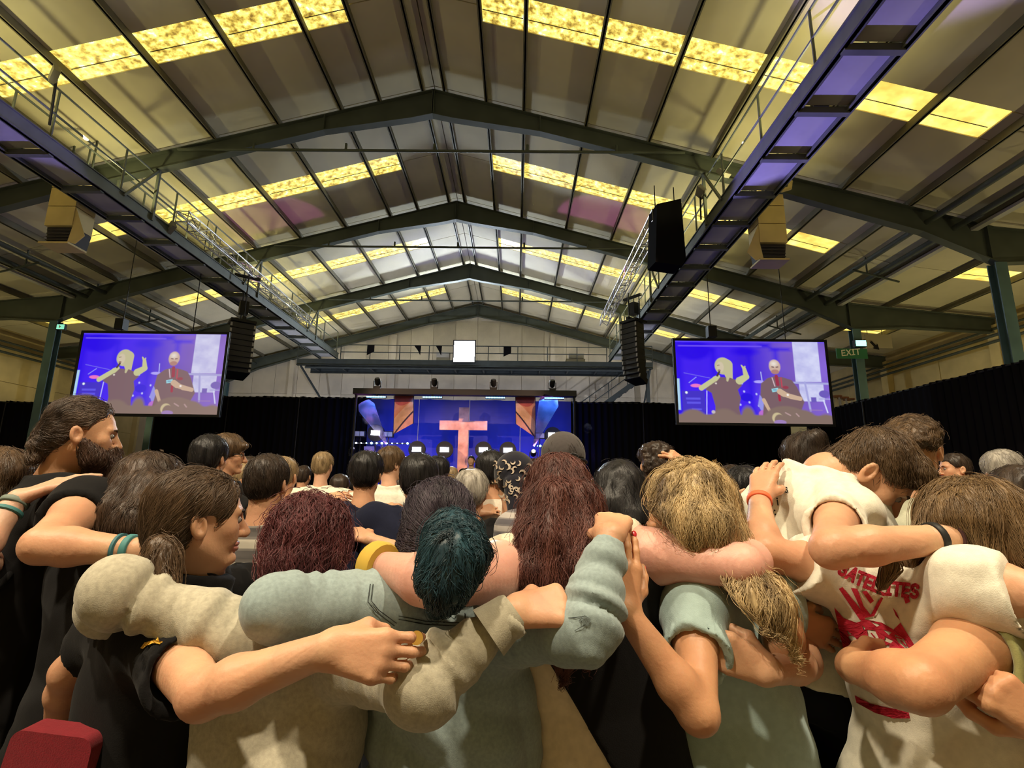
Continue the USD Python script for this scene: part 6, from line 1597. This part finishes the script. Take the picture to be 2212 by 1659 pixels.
def strap(i):
    b = MB(); fr = i['fr']; b.tube([at(1990, 1085, Y=1.78) - i['o'], at(1975, 1110, Y=1.74) - i['o'], at(1978, 1135, Y=1.73) - i['o']], .006, 6); b.build('lanyard', BROWN_SL, i['root'], smooth=True)
crowd('curly-haired young man in a pale sage T-shirt facing the camera with head bowed', 1972, 978, 1.98, face=(-.52, -.62, -.52), hair='curly', hm=HM_MID, top=SAGE, seed=24, detail=True, nstr=2200, lat=(-.9, .3, 0), arms=('down', 'down'), extra=strap, sk=SK_WARM, N=at(1975, 1088, Y=2.0))
crowd('man in an orange hi-vis top in profile at the right', 2062, 1014, 4.2, face=(-.95, .2, -.05), hm=HM_DARK, top=ORANGE, seed=25, detail=True, g=1.15, arms=('down', 'down'))
crowd('man with grey hair at the right edge', 2166, 1022, 3.2, hair='fluffy', hm=HM_GREY, seed=26, face=(.3, 1, -.1), nstr=1200)
crowd('person with dark brown hair at the right edge below the grey head', 2200, 1078, 2.1, hair='long', hm=HM_DARK, seed=27)
# farther rows, only heads showing here and there
r_ = np.random.default_rng(11); used = []
SP = [(430, 1042), (585, 1050), (735, 1040), (760, 1050), (868, 1048), (925, 1052), (975, 1030), (990, 1048), (1035, 1050), (1090, 1044), (1175, 1050), (1290, 1052), (1385, 1046), (1440, 1050), (1520, 1052), (1550, 1050), (1640, 1046), (1690, 1048), (1770, 1050), (1850, 1052), (1925, 1050), (2030, 1048), (2110, 1050), (2210, 1052), (200, 1020), (260, 1025), (330, 1030), (390, 1034), (100, 1020), (30, 1015)]
COL = [('black', HM_BLACK), ('dark brown', HM_DARK), ('brown', HM_MID), ('sandy', HM_SAND), ('grey', HM_GREY)]
proto = {}
for k, (px, py) in enumerate(SP):
    Y = float(r_.uniform(5.0, 8.5)); q = at(px, py, Y=Y); ci = int(r_.choice([0, 0, 1, 1, 2, 3])) ; nm, hm = COL[ci]
    key = ci
    where = ['left of the boy with glasses', 'beside the plaid shirt', 'right of the white T-shirt boy', 'left of the navy hooded top', 'right of the navy hooded top', 'left of the tousled boy', 'under the cross', 'behind the grey-brown head', 'left of the white hooded top', 'right of the white hooded top', 'left of the grey cap', 'right of the grey cap', 'left of the dark curls', 'behind the dark curls', 'behind the blond hair, left', 'behind the blond hair, right', 'right of the boy in grey', 'left of the topknot', 'right of the topknot', 'behind the bowing man', 'right of the curly-haired man', 'below the hi-vis man', 'left of the grey-haired man', 'at the right edge', 'left of the black bob', 'above the brunette, left', 'above the brunette, middle', 'above the brunette, right', 'behind the bearded man', 'at the left edge'][k]
    lab = f'distant {nm}-haired head {where}'
    base = at(px, py, Y=Y)
    if key not in proto:
        proto[key] = crowd(lab, px, py, Y, hair='fluffy', hm=hm, seed=200 + k, nstr=0, hands=False, group=f'distant {nm}-haired people in the far crowd')
        proto[key]['base'] = base
    else:
        pr = proto[key]; copy_of(pr['root'], pr['o'] + (base - pr['base']) * (1, 1, 0), label=lab, name='person')
# people on the stage
def lany(i):
    o = i['o']; b = MB(); N, f, t, l = i['N'], i['f'], i['t'], i['l']
    b.tube([N - l * .05 + f * .09 - o, N - t * .22 + f * .15 - o, N - t * .30 + f * .16 - o], .007, 6); b.build('lanyard', plain('lanyard_black', (.02, .02, .02), .6), i['root'])
    b = MB(); b.box(N - t * .34 + f * .165 - o, (.07, .01, .09)); b.build('badge', WHITE_TEE, i['root'])
z = .9
q = at(1018, 996, Y=12.4)
person('stage steward in a black T-shirt with a badge, standing right of the cross', (q[0], 12.4, q[2]), (-.1, -1, 0), zf=.65, N=(q[0], 12.42, q[2] - .2), PV=(q[0], 12.42, q[2] - .74), lat=(-1, 0, 0), g=1.15, detail=False, hair=lambda i: (hairdo(i, SHORT, HM_BLACK, res=.01, ears=True), lany(i)), top=dict(name='t_shirt', mat=BLACK_TEE, grow=.016, sleeve='short', fold=.006, hem=-.2), bottom=JEANS, skin_m=SK_FAIR, seed=77, feet=None)
for px, nm, hm in ((879, 'fair-haired singer on the stage behind the drum screen, face turned out', HM_SAND), (936, 'bald-looking drummer on the stage behind the drum screen', None)):
    q = at(px, 996, Y=16.6)
    person(nm, (q[0], 16.6, q[2]), (.2, -1, 0), zf=.9, N=(q[0], 16.62, q[2] - .2), PV=(q[0], 16.62, q[2] - .74), lat=(-1, 0, 0), detail=False, hair=(lambda i, hm=hm: hairdo(i, SHORT, hm, res=.01)) if hm else None, top=dict(name='t_shirt', mat=BLACK_TEE, grow=.016, sleeve='short', fold=.006, hem=-.2), bottom=JEANS, skin_m=SK_PINK, seed=78)
# red chair back in front, low at the left
t = thing('chair', 'red fabric chair back low at the left, in front of the black T-shirts', 'chair')
q0, q1 = at(128, 1545, Y=1.05), at(100, 1680, Y=1.02)
b = MB(); prof = Polygon([(-.095, -.30), (.035, -.30), (.062, -.02), (-.045, -.01)]).buffer(.022); b.prism(prof, -.02, .03); b.v = [v + np.array([q0[0], q0[1], q0[2] - .03]) for v in b.v]; b.build('backrest', cloth('red_fabric', (.22, .004, .014)), t, smooth=40)
b = MB(); b.span((q0[0] - .2, q0[1] + .02, .43), (q0[0] + .2, q0[1] + .42, .49)); b.build('seat', cloth('red_fabric', (.22, .004, .014)), t)
for sx in (-.19, .17):
    for sy in (.02, .4):
        b = MB(); b.tube([(q0[0] + sx, q0[1] + sy, 0), (q0[0] + sx, q0[1] + sy, .46 if sy > .1 else q0[2] - .1)], .012, 8); b.build('leg', M_BLACK, t, smooth=40)

# ------------------------------------------------------------------ prints and seams on the clothes
def text_polys(text, bold=True):
    m = meshkit.text_mesh(text, 1.0, .001, bold); z = m.vertices[:, 2] < 1e-6
    tri = m.faces[(z[m.faces]).all(1)]
    return shapely.union_all([Polygon(m.vertices[t][:, :2]).buffer(1e-4) for t in tri if Polygon(m.vertices[t][:, :2]).area > 1e-9])


def place_text(text, pts, h, bold=True, sx=1.0, fat=0):
    """Lettering along a polyline of picture points: each letter set upright on it."""
    pts = np.array(pts, float); seg = np.linalg.norm(np.diff(pts, axis=0), axis=1); cum = np.r_[0, np.cumsum(seg)]
    out, x = [], 0.0
    tot = 0; gl = []
    for ch in text:
        if ch == ' ': gl.append((None, .35)); continue
        g = text_polys(ch, bold); b = g.bounds; gl.append((g, b[2] - b[0]))
    wid = sum(w for _, w in gl) + .10 * len(gl); k = cum[-1] / (wid * h * sx) * sx
    for g, w in gl:
        if g is not None:
            c = (x + w / 2) * h * k; i = min(len(seg) - 1, np.searchsorted(cum, c, 'right') - 1); t = (c - cum[i]) / seg[i]; p = pts[i] + (pts[i + 1] - pts[i]) * t; d = (pts[i + 1] - pts[i]) / seg[i]
            b = g.bounds; q = shapely.affinity.translate(g, -(b[0] + b[2]) / 2, 0)
            q = shapely.affinity.affine_transform(q, [h * k * d[0], h * d[1] * 1.0, h * k * d[1], -h * d[0], p[0], p[1]]); out.append(q.buffer(fat) if fat else q)
        x += w + .10
    return out


M_RED = plain('print_red', (.48, .018, .045), .75); M_BLK = plain('print_black', (.02, .02, .02), .75); M_GOLD = plain('print_gold', (.70, .42, .06), .5)
print_on(p10, 't_shirt', place_text('SATELLITES', [(1808, 1237), (1850, 1262), (1905, 1284), (1985, 1292)], 29, fat=1.3), M_RED, 'lettering', edge=7, label='red SATELLITES lettering')
red = [[(1812, 1272), (1820, 1268), (1862, 1320), (1872, 1345), (1858, 1340)], [(1838, 1270), (1852, 1272), (1866, 1310), (1884, 1332), (1868, 1335), (1852, 1300)], [(1862, 1278), (1872, 1276), (1888, 1298), (1880, 1304)], [(1896, 1300), (1904, 1290), (1908, 1292), (1888, 1332), (1880, 1330)],
       [(1802, 1312), (1822, 1335), (1850, 1345), (1870, 1338), (1905, 1345), (1930, 1360), (1945, 1345), (1962, 1372), (1992, 1420), (1975, 1428), (1940, 1432), (1885, 1436), (1832, 1440), (1826, 1420), (1812, 1360)],
       [(1928, 1312), (1936, 1322), (1944, 1340), (1935, 1330)], [(1952, 1292), (1962, 1288), (1966, 1300), (1956, 1304)],
       [(1846, 1502), (1880, 1520), (1925, 1530), (1962, 1535), (1966, 1552), (1930, 1552), (1890, 1540), (1850, 1518)]]
holes = [[(1830, 1362), (1848, 1378), (1862, 1400), (1850, 1398), (1834, 1380)], [(1872, 1360), (1890, 1362), (1898, 1378), (1886, 1388), (1876, 1378)], [(1900, 1398), (1922, 1392), (1918, 1418), (1904, 1430), (1896, 1418)], [(1880, 1342), (1902, 1350), (1894, 1354)], [(1908, 1360), (1926, 1366), (1920, 1372)], [(1832, 1410), (1846, 1408), (1850, 1422), (1836, 1428)], [(1932, 1370), (1952, 1380), (1968, 1408), (1955, 1400), (1940, 1388)], [(1866, 1400), (1878, 1420), (1872, 1434), (1866, 1418)], [(1940, 1400), (1950, 1422), (1944, 1424)], [(1958, 1412), (1966, 1422), (1960, 1424)], [(1862, 1352), (1870, 1356), (1866, 1362)], [(1912, 1376), (1930, 1384), (1924, 1390), (1910, 1384)]]
R_ = shapely.union_all([Polygon(k).buffer(0) for k in red]).difference(shapely.union_all([Polygon(k).buffer(0) for k in holes]))
lin_ = [shapely.LineString(k).buffer(1.4) for k in ([(1838, 1385), (1856, 1392)], [(1834, 1372), (1846, 1372)], [(1882, 1368), (1890, 1378)], [(1905, 1405), (1914, 1412)], [(1908, 1396), (1908, 1424)], [(1946, 1384), (1958, 1396)], [(1936, 1376), (1948, 1380)])]
print_on(p10, 't_shirt', list(R_.geoms) + lin_, M_RED, 'graphic_print', edge=9, label='red abstract graphic')
for tx, pts, h in (('usavifs', [(1650, 1073), (1704, 1063)], 16), ('to i', [(1652, 1096), (1684, 1091)], 16), ('fo:', [(1654, 1116), (1678, 1112)], 16)):
    print_on(p9, 't_shirt', place_text(tx, pts, h, True), M_BLK, 'lettering', edge=7)
print_on(p3, 't_shirt', [[(303, 1400), (312, 1388), (332, 1382), (352, 1386), (345, 1392), (330, 1389), (316, 1395), (308, 1402)], [(336, 1383), (341, 1376), (344, 1384)]], M_GOLD, 'gold_mark', edge=6, label='small gold leaping mark on the sleeve')
st = lambda pts, w=1.1: shapely.LineString(pts).buffer(w)
print_on(p5, 'denim_jacket', [st([(800, 1262), (795, 1300), (812, 1322), (852, 1352)]), st([(806, 1262), (802, 1298), (818, 1318), (856, 1346)]), st([(862, 1331), (920, 1342), (1010, 1346)]), st([(862, 1338), (920, 1349), (1010, 1353)]), st([(1004, 1325), (1006, 1352), (1000, 1380)]), st([(1228, 1335), (1262, 1332), (1272, 1345), (1242, 1362)], .8)], plain('thread_dark', (.07, .085, .085), .8), 'stitching', edge=8, lift=.002)
print_on(p5, 'denim_jacket', [[(1262, 1328), (1276, 1338), (1270, 1352), (1256, 1345)], [(1250, 1338), (1258, 1332), (1254, 1346)]], plain('patch_grey', (.12, .15, .15), .8), 'arm_patch', edge=6, label='small dark diamond patch')

# ------------------------------------------------------------------ theatrical haze hanging in the hall
MATS['haze'] = usdkit.material(stage, '/World/Looks/haze', {'v': ('principled_volume', {'color': (.95, .95, .95), 'density': .027, 'anisotropy': .35})}, [], volume='v.volume')
b = MB(); b.prism([(RX - WALLX + .3, 3.2), (RX + WALLX - .3, 3.2), (RX + WALLX - .3, 6.9), (RX + 8, roofz(8) - .3), (RX, RZ - .35), (RX - 8, roofz(8) - .3), (RX - WALLX + .3, 6.9)], 9.5, BACK - .4)
b.build('haze', MATS['haze'], kind='stuff', label='thin theatrical haze filling the air under the roof', cat='haze')

# smoke drifting through the two moving head beams
MATS['smoke'] = usdkit.material(stage, '/World/Looks/smoke', {
    'tc': ('texture_coordinate', {}), 'n': ('noise_texture', {'scale': 3.2, 'detail': 3.0}), 'm': ('map_range', {'from_min': .38, 'from_max': .72, 'to_min': .25, 'to_max': 2.6, 'clamp': True}),
    'v': ('principled_volume', {'color': (.95, .93, 1.0), 'anisotropy': .2})}, [('tc.object', 'n.vector'), ('n.fac', 'm.value'), ('m.result', 'v.density')], volume='v.volume')
MATS['smoke_thin'] = usdkit.material(stage, '/World/Looks/smoke_thin', {
    'tc': ('texture_coordinate', {}), 'n': ('noise_texture', {'scale': 5.0, 'detail': 3.0}), 'm': ('map_range', {'from_min': .45, 'from_max': .75, 'to_min': .0, 'to_max': 1.3, 'clamp': True}),
    'v': ('principled_volume', {'color': (.95, .93, 1.0), 'anisotropy': .2})}, [('tc.object', 'n.vector'), ('n.fac', 'm.value'), ('m.result', 'v.density')], volume='v.volume')
for lab, a, c, r in (('drifting smoke lit purple in the narrow beam at the stage left', (-4.04, 16.06, 2.86), (-4.80, 15.9, 4.15), .30), ('drifting smoke lit purple in the wide beam beside the right banner', (.53, 16.06, 2.86), (1.06, 15.9, 4.40), .36)):
    a, c = np.array(a), np.array(c); t = np.linspace(0, 1, 9)
    b = MB(); b.tube([a + (c - a) * k for k in t], [.03 + (r - .03) * k ** 1.0 if k < .95 else r * .6 for k in t], 20)
    b.build('smoke', MATS['smoke'], smooth=60, label=lab, cat='smoke', kind='stuff')
for i, (px, py, rr) in enumerate(((1270, 925, .14), (795, 895, .26))):
    c = at(px, py, Y=16.0); e = trimesh.creation.icosphere(3, 1.0); v = e.vertices * (rr, rr * .6, rr * 1.2); v = v * (1 + .35 * (meshkit.noise(e.vertices * 2.2 + i * 5, 4)[:, None] - .5))
    b = MB(); b.add(v + c, e.faces); b.build('smoke', MATS['smoke_thin'], smooth=60, label=['small puff of smoke right of the stage against the black curtain', 'loose cloud of smoke above the left beam'][i], cat='smoke', kind='stuff')
